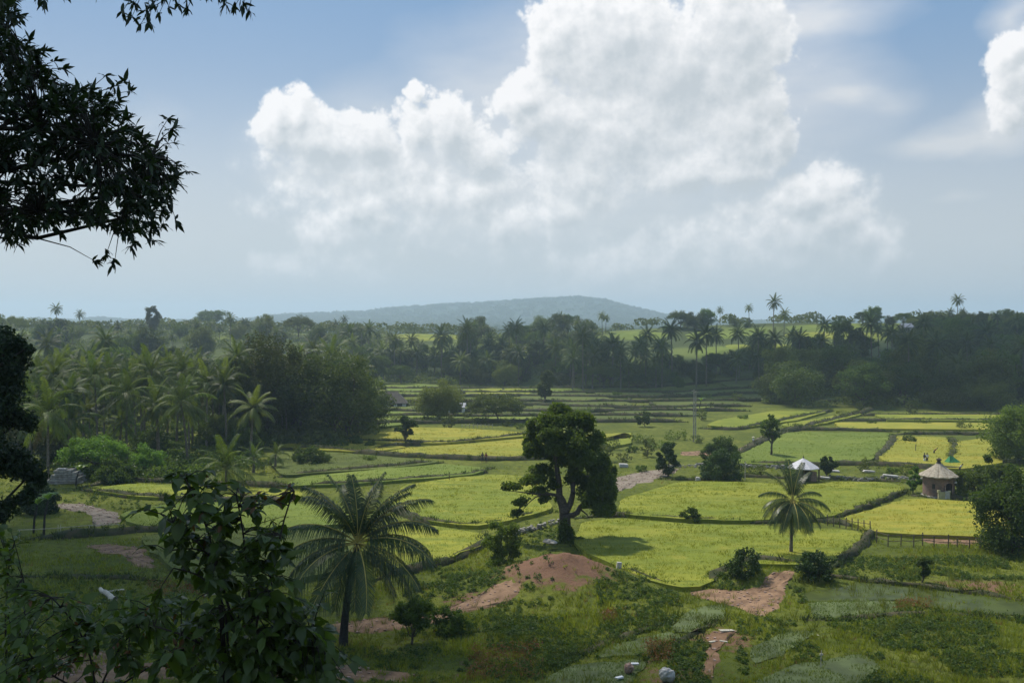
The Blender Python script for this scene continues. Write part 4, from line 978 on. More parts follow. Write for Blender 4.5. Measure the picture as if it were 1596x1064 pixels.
# ------------------------------------------------------------------ air and clouds overhead
hb = MB(); hb.box((0, 0, 62), (13000, 13000, 130)); hm = bpy.data.materials.new('haze'); hm.use_nodes = True
for n in list(hm.node_tree.nodes):
    if n.type != 'OUTPUT_MATERIAL': hm.node_tree.nodes.remove(n)
HT = NT(hm.node_tree)
hv = HT.node('ShaderNodeVolumePrincipled', {'Color': (.68, .86, 1., 1), 'Density': .00031, 'Anisotropy': .25})
HT.l.new(hv.outputs[0], HT.n['Material Output'].inputs['Volume'])
link('haze', hb.mesh('haze', [hm]), kind='stuff')

def cloud(cx, cy, spec, seed, alt=560.):
    """a low cumulus overhead; its shade falls round ground point (cx, cy)"""
    rg = np.random.RandomState(seed); k = alt / SUN.z; mb = MB(); c0 = np.array([cx + SUN.x * k, cy + SUN.y * k, alt])
    for (dx, dy, r) in spec:
        n, m_ = 36, 18; a = np.arange(n) / n * 2 * math.pi; e = np.linspace(-math.pi / 2, math.pi / 2, m_)
        A, E = np.meshgrid(a, e); D = np.stack([np.cos(A) * np.cos(E), np.sin(A) * np.cos(E), np.sin(E)], -1)
        q = 1 + .30 * fbm(D[..., 0] * 2 + seed + dx, D[..., 1] * 2 + D[..., 2] * 1.7 + dy, seed, 4)
        V = D * q[..., None] * r; V[..., 2] = np.where(V[..., 2] < 0, V[..., 2] * .12, V[..., 2] * .45); V = V + c0 + (dx, dy, 0)
        i = np.arange(m_ - 1)[:, None] * n; j = np.arange(n)[None]; j2 = (j + 1) % n
        mb.add(V.reshape(-1, 3), np.stack([i + j, i + j2, i + n + j2, i + n + j], -1).reshape(-1, 4))
    structure('cloud', mb.mesh('cloud', [CLOUDM], True))
CLOUDM = mat('cloud_vapour', (.9, .9, .9), 1., spec=0.)
cloud(0, 20, [(-70, 0, 80), (-110, 40, 50), (10, -20, 58), (60, -24, 50), (112, -12, 56), (-20, -40, 80), (-40, 35, 34), (-62, 62, 34)], 3)
cloud(60, 330, [(90, -5, 82), (165, 30, 84), (5, 0, 52), (-60, 40, 34), (225, 40, 74)], 8)

# ------------------------------------------------------------------ buildings
def hut():
    x, y = GP(1463, 773); z = hz(x, y); o = thing('round_hut', 'round brick hut with pale conical thatched roof and arched doorway', 'hut', (x, y, z), .08)
    r, H = 1.88, 2.85; n = 40; a = np.arange(n) / n * 2 * math.pi
    door = lambda q: abs(((q + math.pi / 2 - .22 + math.pi) % (2 * math.pi)) - math.pi) < .27
    mb = MB(); zs = [-.4, .55, 1.0, 1.5, 1.72, 1.88, 2.0, H]
    for k in range(n):
        a0, a1 = a[k], a[(k + 1) % n] if k < n - 1 else 2 * math.pi; am = (a0 + a1) / 2
        for i in range(len(zs) - 1):
            dm = abs(((am + math.pi / 2 - .22 + math.pi) % (2 * math.pi)) - math.pi)
            top = 1.72 + .26 * math.sqrt(max(0, 1 - (dm / .30) ** 2)) if dm < .30 else 0
            if dm < .30 and .55 <= zs[i] and zs[i + 1] <= top + .03: continue
            for rr, fl in ((r, 0), (r - .25, 1)):
                V = [(rr * math.cos(q), rr * math.sin(q), zz) for q, zz in ((a0, zs[i]), (a1, zs[i]), (a1, zs[i + 1]), (a0, zs[i + 1]))]
                mb.add(V, [(0, 1, 2, 3)] if not fl else [(3, 2, 1, 0)])
    link('wall', mb.mesh('wall', [M['brick']]), o)
    fr = MB(); da = -math.pi / 2 + .22; arc = [(-.30, .55), (-.30, 1.7)] + [(-.30 * math.cos(q), 1.7 + .3 * math.sin(q)) for q in np.linspace(.2, 2.94, 7)] + [(.30, 1.7), (.30, .55)]
    fr.tube([((r + .01) * math.cos(da + q * 1.), (r + .01) * math.sin(da + q * 1.), zz) for q, zz in arc], .07, 5, 0); link('door_frame', fr.mesh('door_frame', [M['brown_stone']]), o)
    fl = MB(); fl.lathe([(0, 0), (1.6, 0)], 20, 0, (0, 0, .5)); fl.lathe([(2.1, -.5), (2.1, .22), (1.8, .26)], 24, 0); link('plinth', fl.mesh('plinth', [M['stone']]), o)
    NR = 12
    for k in range(NR):
        q0, q1 = k / NR * 2 * math.pi, (k + 1) / NR * 2 * math.pi; V = []; F = []; m_ = 5
        for j, f in enumerate(np.linspace(0, 1, m_)):
            rr = 2.36 * (1 - f) + .12 * f; zz = H - .16 + 1.62 * f - .10 * math.sin(f * 3.1)
            for q, up in ((q0 + .012, -.03), ((q0 + q1) / 2, .045), (q1 - .012, -.03)): V.append((rr * math.cos(q), rr * math.sin(q), zz + up * (1 - f)))
        for j in range(m_ - 1):
            for i in (0, 1): F.append((j * 3 + i, j * 3 + i + 1, j * 3 + 4 + i, j * 3 + 3 + i))
        V2 = [(a_ * .99, b_ * .99, c_ - .13) for a_, b_, c_ in V]; nn = len(V); F2 = [tuple(reversed([i + nn for i in f])) for f in F] + [(0, nn, nn + 1, 1), (1, nn + 1, nn + 2, 2)] + [(j * 3, j * 3 + 3, nn + j * 3 + 3, nn + j * 3) for j in range(m_ - 1)]
        link('roof_panel', MB().add(V + V2, F + F2).mesh('roof_panel', [M['thatch']]), o)
    fn = MB(); fn.lathe([(.34, 0), (.30, .1), (.22, .12), (.22, .34), (.34, .36), (.34, .46), (.05, .62), (.01, .66)], 8, 0, (0, 0, H + 1.36)); link('chimney', fn.mesh('chimney', [M['dark']]), o)
    gt = MB(); gt.box((-.55, -2.35, .45), (1.5, .22, 1.0)); gt.box((-1.2, -2.32, 1.05), (.3, .3, .3)); gt.box((.12, -2.36, 1.0), (.28, .28, .25)); link('parapet', gt.mesh('parapet', [M['plaster']]), o)
    for i in range(4):
        sl = MB(); sl.box((-.40 + i * .14, -2.50, .62), (.06, .05, .95)); link('slat', sl.mesh('slat', [M['white']]), o)
    lm = MB(); lm.lathe([(.02, -.14), (.13, -.08), (.16, 0), (.13, .1), (.02, .16)], 8, 0, (1.45, -1.45, 1.95)); lm.tube([(1.2, -1.2, 1.85), (1.45, -1.45, 1.85)], .03, 5); link('lamp', lm.mesh('lamp', [M['white']]), o)
    wn = MB(); wn.box((-1.35, -1.33, 1.5), (.36, .1, .6), rz=-.78); link('window', wn.mesh('window', [M['dark']]), o)
hut()
def pale_hut():
    x, y = GP(1252, 750); z = hz(x, y); o = thing('pavilion', 'small shelter under a low pale pointed roof behind the slim palm', 'hut', (x, y, z), .2)
    a = [k / 8 * 2 * math.pi for k in range(8)]
    for k in range(8):
        q0, q1 = a[k] + .01, a[k] + math.pi / 4 - .01; V = [(2.2 * math.cos(q0), 2.2 * math.sin(q0), 1.95), (2.2 * math.cos(q1), 2.2 * math.sin(q1), 1.95), (1.1 * math.cos(q1), 1.1 * math.sin(q1), 2.62), (1.1 * math.cos(q0), 1.1 * math.sin(q0), 2.62), (.06 * math.cos(q1), .06 * math.sin(q1), 3.2), (.06 * math.cos(q0), .06 * math.sin(q0), 3.2)]
        V2 = [(p, q, r - .1) for p, q, r in V]
        link('roof_panel', MB().add(V + V2, [(0, 1, 2, 3), (3, 2, 4, 5), (9, 8, 7, 6), (11, 10, 8, 9), (0, 6, 7, 1), (1, 7, 8, 2), (3, 9, 6, 0)]).mesh('roof_panel', [M['white_roof']]), o)
    w = MB(); w.box((.35, .2, .9), (1.25, 1.3, 2.7)); link('wall', w.mesh('wall', [M['brick']]), o)
    w = MB(); w.box((1.35, .1, .55), (.85, 1.1, 1.5)); link('side_wall', w.mesh('side_wall', [M['brown_stone']]), o)
    w = MB(); w.box((.30, -.47, .85), (.62, .08, 1.6)); link('door', w.mesh('door', [M['dark']]), o)
    for sx in (-1.5, 1.75):
        for sy in (-1.1, 1.2): p = MB(); p.box((sx, sy, .85), (.14, .14, 2.5)); link('post', p.mesh('post', [M['wood']]), o)
    f = MB(); f.lathe([(.1, 0), (.06, .15), (.12, .24), (.03, .34), (.01, .6)], 7, 0, (0, 0, 3.12)); link('finial', f.mesh('finial', [M['dark']]), o)
pale_hut()
def house(name, label, px, py, w, d, hw, hr, wallm, roofm, rz=0., Y=None, windows=2, hip=0., over=.4, door=True):
    if Y: x, y = (px - 798) / 1552. * Y, Y
    else: x, y = GP(px, py)
    o = thing(name, label, 'house', (x, y, hz(x, y)), rz)
    b = MB(); b.box((0, 0, hw / 2 - .5), (w, d, hw + 1)); g0 = hip * w / 2
    for s in (-1, 1): b.add([(s * (w / 2 - .01), -d / 2, hw), (s * (w / 2 - .01), d / 2, hw), (s * (w / 2 - .01 - g0), 0, hw + hr - .1)], [(0, 1, 2)])
    link('wall', b.mesh('wall', [M[wallm]]), o)
    W, D_ = w / 2 + over, d / 2 + over; dz = -over * hr / (d / 2)
    ro = link('roof', None, o)
    for s in (-1, 1):
        V = [(-W, s * D_, hw + dz), (W, s * D_, hw + dz), (W - g0 * 1.3, 0, hw + hr), (-W + g0 * 1.3, 0, hw + hr)]; V2 = [(p, q, r + .14) for p, q, r in V]
        link('roof_slope', MB().add(V + V2, [(0, 1, 2, 3), (7, 6, 5, 4), (0, 4, 5, 1), (1, 5, 6, 2), (2, 6, 7, 3), (3, 7, 4, 0)]).mesh('roof_slope', [M[roofm]]), ro)
    if hip:
        for s in (-1, 1): link('roof_slope', MB().add([(s * W, -D_, hw + dz + .1), (s * W, D_, hw + dz + .1), (s * (W - g0 * 1.3), 0, hw + hr + .1)], [(0, 1, 2)]).mesh('roof_slope', [M[roofm]]), ro)
    for k in range(windows):
        xx = (k + .5) / windows * w * .86 - w * .43
        if door and k == windows // 2: xx += .9
        q = MB(); q.box((xx, -d / 2 - .02, hw * .55), (.7, .08, .8)); wi = link('window', q.mesh('window', [M['dark']]), o)
        q = MB(); q.box((xx, -d / 2 - .05, hw * .55 - .46), (.86, .12, .08)); link('sill', q.mesh('sill', [M['stone']]), wi)
    if door: q = MB(); q.box((0, -d / 2 - .02, .95), (.85, .08, 1.9)); link('door', q.mesh('door', [M['dark']]), o)
    return o
house('farmhouse', 'low farmhouse with a brown hipped roof and a white front strip on the far terraces', 612, 634, 6.8, 4.6, 1.4, 2.3, 'white', 'brown_roof', .06, windows=4, hip=.55)
house('cottage', 'small white building glimpsed beneath the broad grey-green tree', 712, 644, 3.6, 2.6, 1.7, .7, 'white', 'grey_roof', -.1, windows=3)
house('gabled_house', 'left one of two houses with pale grey gables poking out of the left woods', 482, 532, 4., 5., 11.2, 2.2, 'brown_stone', 'grey_roof', 1.3, Y=300, windows=2, door=False)
house('gabled_house', 'right one of two houses with pale grey gables poking out of the left woods', 502, 532, 3.4, 4., 11., 1.9, 'brown_stone', 'grey_roof', 1.1, Y=303, windows=1, door=False)
house('ridge_house', 'small grey house standing between the trees on the right skyline', 1412, 517, 5., 4., 2.6, 1.4, 'stone', 'grey_roof', .2, Y=452, windows=2)
def shed():
    x, y = GP(103, 752); o = thing('shed', 'low grey slab-walled shed under the left palms', 'shed', (x, y, hz(x, y)), .1)
    for k in range(6): b = MB(); b.box((rw.uniform(-.3, .3), rw.uniform(-.15, .15), .16 + k * .31), (4.4 - k * .35 + rw.uniform(-.4, .4), 2.4, .25), rz=rw.uniform(-.08, .08)); link('slab', b.mesh('slab', [M['stone']]), o)
    b = MB(); b.box((-.4, -.4, 1.98), (1.2, .9, .16)); link('cover_stone', b.mesh('cover_stone', [M['white_stone']]), o)
shed()

def stones(name, label, pts, size, n, mm, seed, group=None, cat='wall'):
    rg = np.random.RandomState(seed); mb = MB(); l = resample(pts, .3, False); me_k = []
    for k in range(n):
        q = l[rg.randint(len(l))] + rg.normal(size=2) * .22; s = size * rg.uniform(.5, 1.3); z = hz(*q) + rg.uniform(0, .5)
        d = unit(rg.normal(size=(8, 3)) * .25 + np.array([(x, y, zz) for zz in (-1, 1) for y in (-1, 1) for x in (-1, 1)], float)) * s * .55 * np.array([1.2, .9, .7])
        mb.add(d + np.array([q[0], q[1], z]), [(0, 2, 3, 1), (4, 5, 7, 6), (0, 1, 5, 4), (2, 6, 7, 3), (0, 4, 6, 2), (1, 3, 7, 5)])
    l0 = l.mean(0); me = mb.mesh('stones', [M[mm]]); o = thing(name, label, cat, (0, 0, 0), 0, group); s_ = link('stones', me, o); s_['kind'] = 'stuff'; return o
stones('stone_wall', 'rough stone wall running along the back of the lime field between the two huts', wpoly([(1290, 745), (1340, 750), (1400, 747), (1440, 750)]), .42, 170, 'stone', 1)
stones('stone_wall', 'broken stone wall between the dense dark bush and the pale-roofed shelter', wpoly([(1040, 728), (1100, 727), (1150, 728), (1225, 730)]), .42, 190, 'stone', 2)
stones('stone_wall', 'stone edging under the big tree left of the mound', wpoly([(800, 835), (835, 825), (870, 815)]), .4, 90, 'stone', 3)
def slab(px, py, sx, sy, sz, rz, label, name='stone_slab', mm='white_stone', cat='slab', dz=0.):
    x, y = GP(px, py); rg = np.random.RandomState(int(px)); d = np.array([(a, b, c) for c in (-1, 1) for b in (-1, 1) for a in (-1, 1)], float) * (1 + rg.uniform(-.22, .22, (8, 3))) * (sx / 2, sy / 2, sz / 2)
    bmq = MB().add(d, [(0, 2, 3, 1), (4, 5, 7, 6), (0, 1, 5, 4), (2, 6, 7, 3), (0, 4, 6, 2), (1, 3, 7, 5)])
    if cat == 'boulder':
        n, m_ = 16, 9; A, E = np.meshgrid(np.arange(n) / n * 2 * math.pi, np.linspace(-1.5707, 1.5707, m_)); D = np.stack([np.cos(A) * np.cos(E), np.sin(A) * np.cos(E), np.sin(E)], -1)
        D = D * (1 + .45 * fbm(D[..., 0] * 1.7 + px, D[..., 1] * 1.7 + D[..., 2] * 1.3, 3, 3))[..., None]; i = np.arange(m_ - 1)[:, None] * n; j = np.arange(n)[None]; j2 = (j + 1) % n
        bmq = MB().add((D * (sx / 2, sy / 2, sz / 2)).reshape(-1, 3), np.stack([i + j, i + j2, i + n + j2, i + n + j], -1).reshape(-1, 4))
    o = link(name, bmq.mesh(name, [M[mm]]), loc=(x, y, hz(x, y) + sz / 2 + dz)); o.rotation_euler = (.05, .08, rz); bv = o.modifiers.new('b', 'BEVEL') if cat != 'boulder' else None
    if bv: bv.width = min(sx, sy, sz) * .2; bv.segments = 2
    return tag(o, label, cat)
slab(1300, 741, 1.5, .7, .3, .1, 'pale flat slab lying right of the pale-roofed shelter', dz=.5)
slab(1286, 749, 1.2, .5, .25, -.2, 'lower white slab beside the corner of the lime field', dz=.3)
slab(1355, 742, 1.6, .6, .25, .15, 'long pale slab on the stone wall midway to the brick hut', dz=.6)
slab(1388, 749, 1.8, .6, .3, -.1, 'bright slab at the right end of the rough stone wall', dz=.5)
slab(972, 728, 1.3, .8, .5, .2, 'white block lying by the grey dirt lot')
slab(1088, 749, .7, .5, .5, 0, 'small white stone left of the dense dark bush')
slab(1133, 984, 1.15, .35, .14, .4, 'thin white plank dropped on the red trail', 'plank', 'pale_wood', 'plank')
slab(1112, 1000, .8, .2, .1, .7, 'short pale stick lying on the trail below the white plank', 'stick', 'pale_wood', 'stick')
slab(1128, 1000, .5, .16, .1, -.3, 'splinter of pale wood by the grassy edge of the trail', 'stick', 'pale_wood', 'stick')
slab(857, 856, 1.5, 1.1, .5, .2, 'grey boulder on the crest of the red earth mound', 'boulder', 'stone', 'boulder', dz=.5)
slab(965, 893, .4, .3, .6, .3, 'pale stone sticking out of the right flank of the mound', 'stone', 'white_stone', 'stone')
slab(1040, 1062, 1.0, .8, .9, .1, 'rounded white boulder at the bottom edge of the picture', 'boulder', 'white_stone', 'boulder')
slab(980, 1050, .62, .6, .75, .5, 'brown round boulder with pale top beside the flooded plot', 'boulder', 'brown_stone', 'boulder')
slab(990, 1044, .5, .22, .12, .2, 'white rag lying right of the brown boulder', 'rag', 'cloth_white', 'rag', dz=.35)
slab(966, 1060, .6, .2, .1, .7, 'white rag lying left of the brown boulder', 'rag', 'cloth_white', 'rag', dz=.15)
slab(1275, 990, .14, .14, 0.01, 0, 'pale chip of wood on the flooded plot', 'stick', 'pale_wood', 'stick')
# fallen pale trunk at lower left
def log(px, py, L, r, rz, label, tilt=.1):
    x, y = GP(px, py); rg = np.random.RandomState(int(px)); mb = MB(); s = np.linspace(-.5, .5, 7); mb.tube(np.column_stack([s * L, rg.normal(size=7) * r * .3, s * L * tilt + rg.normal(size=7) * r * .15]), r * np.array([1.1, 1.05, 1, .95, .9, .8, .7]), 8)
    o = link('log', mb.mesh('log', [M['pale_wood']], True), loc=(x, y, hz(x, y) + r)); o.rotation_euler.z = rz; return tag(o, label, 'log')
log(168, 930, 2.9, .22, 2.35, 'bleached fallen trunk lying in the grass at lower left')
log(180, 922, 1.3, .10, .3, 'short bleached branch beside the fallen trunk')
log(327, 928, 1.1, .12, .3, 'pale broken log half hidden behind the foreground shrub')

# ------------------------------------------------------------------ fences
def fence(name, label, posts, ph, rails, mm='wood', w=.09, rot=None, lean=.04):
    """posts: world (x, y, height factor)"""
    x0, y0, _ = posts[0]; o = thing(name, label, 'fence', (x0, y0, hz(x0, y0)))
    rg = random.Random(len(posts)); tops = []
    for i, (x, y, f) in enumerate(posts):
        z = hz(x, y) - hz(x0, y0); H = ph * f; m_ = MB(); lx, ly = rg.uniform(-lean, lean), rg.uniform(-lean, lean)
        m_.tube([(0, 0, -.3), (lx * .5, ly * .5, H * .5), (lx, ly, H)], [w * .6 * (1.5 if f > 1.15 else 1)] * 3, 6); link('post', m_.mesh('post', [M[mm]]), o, (x - x0, y - y0, z)); tops.append((x - x0, y - y0, z))
    for i in range(len(posts) - 1):
        for rh in rails:
            a, b = np.array(tops[i]), np.array(tops[i + 1]); a = a + (0, -.06, ph * rh + rg.uniform(-.04, .04)); b = b + (0, -.06, ph * rh + rg.uniform(-.04, .04)); e = (b - a) * .03
            m_ = MB(); m_.tube([a - e, (a + b) / 2 + (0, 0, -.02), b + e], .035, 5); link('rail', m_.mesh('rail', [M[mm]]), o)
    return o
ps = [(1366,846,1.1),(1384,852,1.),(1404,852,1.),(1424,853,1.),(1438,850,1.05),(1456,853,.95),(1478,854,1.1),(1492,854,.8),(1511,855,.8),(1528,855,.8),(1545,856,.8),(1566,857,1.25),(1588,860,.7),(1612,862,.7),(1640,864,.7)]
fence('wooden_fence', 'rough wooden fence of dark poles between the right yellow field and the grassy bank', [GP(a, b) + (c,) for a, b, c in ps], 1.25, (.92, .5))
ps = [(1290 + i * 9.5, 819 + i * 1.5, 1.) for i in range(8)]
fence('stake_fence', 'short row of dark stakes along the bund corner above the big green field', [GP(a, b) + (c,) for a, b, c in ps], 1.2, (.75,))
ps = [(30, 838, .8), (90, 834, 1.1), (94, 834, 1.1), (140, 830, .7), (185, 828, .7)]
fence('stick_fence', 'thin pale stick fence at the foot of the left dirt patch', [GP(a, b) + (c,) for a, b, c in ps], 1.0, (.8,), 'pale_wood', .05)
ps = [(720 + i * 6, 667, 1.) for i in range(9)]
fence('picket_row', 'row of short pale posts under the wide umbrella tree', [GP(a, b) + (c,) for a, b, c in ps], .9, (.7,), 'pale_wood', .1)
def pole(px, py, H, label, r=.09, mm='wood', arm=False):
    x, y = GP(px, py); o = thing('pole', label, 'pole', (x, y, hz(x, y))); m_ = MB(); m_.tube([(0, 0, -.4), (.02, 0, H * .5), (.05, 0, H)], [r, r * .9, r * .75], 7); link('shaft', m_.mesh('shaft', [M[mm]]), o)
    m_ = MB(); m_.box((.05, 0, H - .25), (.9 if arm else .2, .1, .1)); link('crossarm' if arm else 'cap', m_.mesh('crossarm', [M[mm]]), o); return o
pole(1081, 688, 9.5, 'left of two tall thin utility poles on the dull terraces', .13, 'stone', True)
pole(1084, 684, 9., 'right of two tall thin utility poles on the dull terraces', .12, 'stone', True)
pole(1427, 706, 1.5, 'thin dark stake standing in the yellow field left of the farm workers', .07)
pole(1161, 748, 2.6, 'pale leaning post behind the lime field', .07, 'pale_wood')
pole(1048, 742, 1.9, 'white forked post leaning by the dark egg-shaped tree', .06, 'pale_wood')
pole(1279, 1040, 1.1, 'thin pale stick standing in the flooded plot at lower right', .035, 'pale_wood')
pole(700, 752, 1.1, 'short stake on the bund of the large lime field', .06)

# ------------------------------------------------------------------ people working in the fields
def person(px, py, label, top, low, H=1.62, rz=0., bend=0., arms=.15, hat=None, z=None):
    x, y = GP(px, py, .4); o = thing('person', label, 'person', (x, y, hz(x, y) if z is None else z), rz, s=H / 1.7)
    def skin(name, J, E, rad, mm, sub=1):
        me = bpy.data.meshes.new(name); me.from_pydata([Vector(j) for j in J], E, []); ob = link(name, me, o)
        me.materials.append(M[mm]); md = ob.modifiers.new('skin', 'SKIN')
        for v, r in zip(me.skin_vertices[0].data, rad): v.radius = (r, r * .9)
        me.skin_vertices[0].data[0].use_root = True; ob.modifiers.new('sub', 'SUBSURF').levels = sub; ob.modifiers['sub'].render_levels = sub; return ob
    B = lambda p: (p[0], p[1] - math.sin(bend) * max(0, p[2] - .92), .92 + (p[2] - .92) * (math.cos(bend) if p[2] > .92 else 1))
    J = [(0, 0, .92), (0, .01, 1.15), (0, 0, 1.38), (0, 0, 1.48), (0, -.02, 1.60), (0, -.02, 1.70), (.17, 0, 1.38), (.24, -.03, 1.13), (.24 + arms * .3, -.16, .92), (.25 + arms * .3, -.22, .84), (-.17, 0, 1.38), (-.24, -.03, 1.13), (-.24 - arms * .3, -.14, .92), (-.25 - arms * .3, -.2, .84),
         (.10, 0, .86), (.11, -.03, .48), (.12, .02, .07), (.12, -.12, .03), (-.10, 0, .86), (-.11, .03, .48), (-.12, .05, .07), (-.12, -.09, .03)]
    J = [B(j) for j in J]
    skin('body', J, [(0, 1), (1, 2), (2, 3), (3, 4), (4, 5), (2, 6), (6, 7), (7, 8), (8, 9), (2, 10), (10, 11), (11, 12), (12, 13), (0, 14), (14, 15), (15, 16), (16, 17), (0, 18), (18, 19), (19, 20), (20, 21)],
         [.12, .12, .14, .055, .085, .07, .06, .045, .035, .03, .06, .045, .035, .03, .085, .06, .04, .03, .085, .06, .04, .03], 'skin')
    skin('shirt', [B(p) for p in [(0, .0, .95), (0, .01, 1.15), (0, 0, 1.38), (.18, 0, 1.38), (.235, -.02, 1.16), (-.18, 0, 1.38), (-.235, -.02, 1.16)]], [(0, 1), (1, 2), (2, 3), (3, 4), (2, 5), (5, 6)], [.15, .15, .165, .078, .065, .078, .065], top)
    skin('skirt' if 'skirt' in label else 'trousers', [(0, 0, .98), (0, 0, .80), (.10, 0, .70), (.12, -.02, .32), (-.10, 0, .70), (-.12, .03, .32)], [(0, 1), (1, 2), (2, 3), (1, 4), (4, 5)], [.15, .15, .11, .08, .11, .08], low)
    hd = MB(); c = B((0, -.01, 1.635))
    if hat: hd.lathe([(.30, -.02), (.17, .03), (.10, .1), (.01, .16)], 12, 0, (c[0], c[1], c[2] + .03)); link('hat', hd.mesh('hat', [M[hat]]), o)
    else: hd.lathe([(.095, -.05), (.105, .02), (.08, .09), (.01, .125)], 10, 0, c); link('hair', hd.mesh('hair', [M['hair']]), o)
    return o
person(1441, 718, 'person in a dark shirt and white trousers standing in the yellow field', 'cloth_dark', 'cloth_white', rz=.4)
person(1445, 718, 'person in a white shirt right beside the one in white trousers', 'cloth_white', 'cloth_dark', rz=-.5)
person(1456, 706, 'person bending over the crop in the middle of the yellow field', 'cloth_red', 'cloth_dark', 1.5, .8, .9)
person(752, 717, 'left one of two people in dark clothes on the bund between the centre fields', 'cloth_dark', 'cloth_dark', rz=.3)
person(757.5, 717, 'right one of two people in dark clothes on the bund between the centre fields', 'cloth_red', 'cloth_dark', 1.6, -.4)
person(1174, 692, 'person dressed in white walking on the pale path behind the thin open tree', 'cloth_white', 'cloth_white', 1.65, .9, hat='pale_wood')
person(1496, 733, 'person with a white shirt bending by the bund behind the brick hut', 'cloth_white', 'cloth_dark', 1.6, .6, .7)
person(1435, 623, 'distant person in white standing in the shade of the right slope', 'cloth_white', 'cloth_white', 1.65, 0)
def tent():
    x, y = GP(1484, 724); o = thing('tarpaulin_tent', 'bright green tarpaulin tent pitched at the end of the curved bund', 'tent', (x, y, hz(x, y) + .3), .2, s=.75)
    link('cover', MB().add([(-1.3, -1, 0), (1.6, -1, 0), (1.6, 1, 0), (-1.3, 1, 0), (-.5, 0, 1.5), (.2, 0, 1.25)], [(0, 1, 5, 4), (3, 4, 5, 2), (0, 4, 3), (1, 2, 5)]).mesh('cover', [M['cloth_green']]), o)
    m_ = MB(); m_.tube([(-.5, -.02, 0), (-.5, 0, 1.7)], .04, 5); link('pole', m_.mesh('pole', [M['wood']]), o)
tent()

# ------------------------------------------------------------------ banana plants at left
def banana_leaf(L, W, seed):
    rg = np.random.RandomState(seed); n = 12; s = np.linspace(0, 1, n); th = 1.2 - 1.9 * s ** 1.3; x = np.cumsum(np.cos(th)) * L / n; z = np.cumsum(np.sin(th)) * L / n
    w = np.sin(np.clip(s, .02, .99) ** .8 * math.pi) ** .5 * W * .5; w[0:2] = .03; V = []; F = []
    for i in range(n): V += [(x[i], -w[i], z[i] - w[i] * .35 + rg.normal() * .02), (x[i], 0, z[i]), (x[i], w[i], z[i] - w[i] * .35 + rg.normal() * .02)]
    for i in range(n - 1): F += [(i * 3, i * 3 + 3, i * 3 + 4, i * 3 + 1), (i * 3 + 1, i * 3 + 4, i * 3 + 5, i * 3 + 2)]
    return MB().add(V, F).mesh('leaf', [M['banana']], True)
BL = [banana_leaf(2.2, .6, 1), banana_leaf(1.8, .5, 2), banana_leaf(2.4, .55, 3)]
for i, (a, b, H, lb) in enumerate([(52, 832, 3.0, 'banana plant with dark stem left of the bright-leaved one'), (68, 834, 3.6, 'banana plant with bright yellow-green leaves on a thin leaning stem'), (118, 757, 2., 'banana plant beside the grey shed'), (1090, 640, 2.4, 'banana plant on the dull terraces by the utility poles')]):
    x, y = GP(a, b); o = thing('banana_plant', lb, 'plant', (x, y, hz(x, y))); m_ = MB(); m_.tube([(0, 0, -.2), (.1, 0, H * .5), (.45, 0, H)], [.13, .11, .06], 7); link('stem', m_.mesh('stem', [M['dark_bark']]), o)
    for k in range(7): f = link('leaf', BL[k % 3], o, (.45, 0, H - .05)); f.rotation_euler = (0, -.25 + .1 * (k % 4), k * 2.4); f.scale = (.8,) * 3

# ------------------------------------------------------------------ foreground: overhanging branches, shrub, dark trees at left
def near_leaf(L, W, seed, name='leaf', mm='leaf_near', curl=.18):
    rg = np.random.RandomState(seed); s = np.array([0, .12, .35, .6, .82, 1.]); w = np.array([.05, .55, 1., .82, .38, 0]) * W / 2; z = -curl * L * s ** 2
    V = [(x * L, 0, zz) for x, zz in zip(s, z)] + [(x * L, ww, zz + ww * .35 + rg.normal() * .03 * L) for x, zz, ww in zip(s[:-1], z, w)] + [(x * L, -ww, zz + ww * .35 + rg.normal() * .03 * L) for x, zz, ww in zip(s[:-1], z, w)]
    F = [(i, i + 1, 7 + i, 6 + i) for i in range(4)] + [(i + 1, i, 11 + i, 12 + i) for i in range(4)]; T3 = [(4, 5, 10), (5, 4, 15)]
    mb = MB(); mb.V.append(np.array(V, float)); mb.n = len(V); mb.F += [(np.array(F), 0), (np.array(T3), 0)]
    return mb.mesh(name, [M[mm]], True)
def frame_of(d, up):
    d = Vector(d).normalized(); s = Vector(up).cross(d)
    if s.length < 1e-3: s = Vector((1, 0, 0))
    s.normalize(); n = d.cross(s); return Matrix((d, s, n)).transposed()
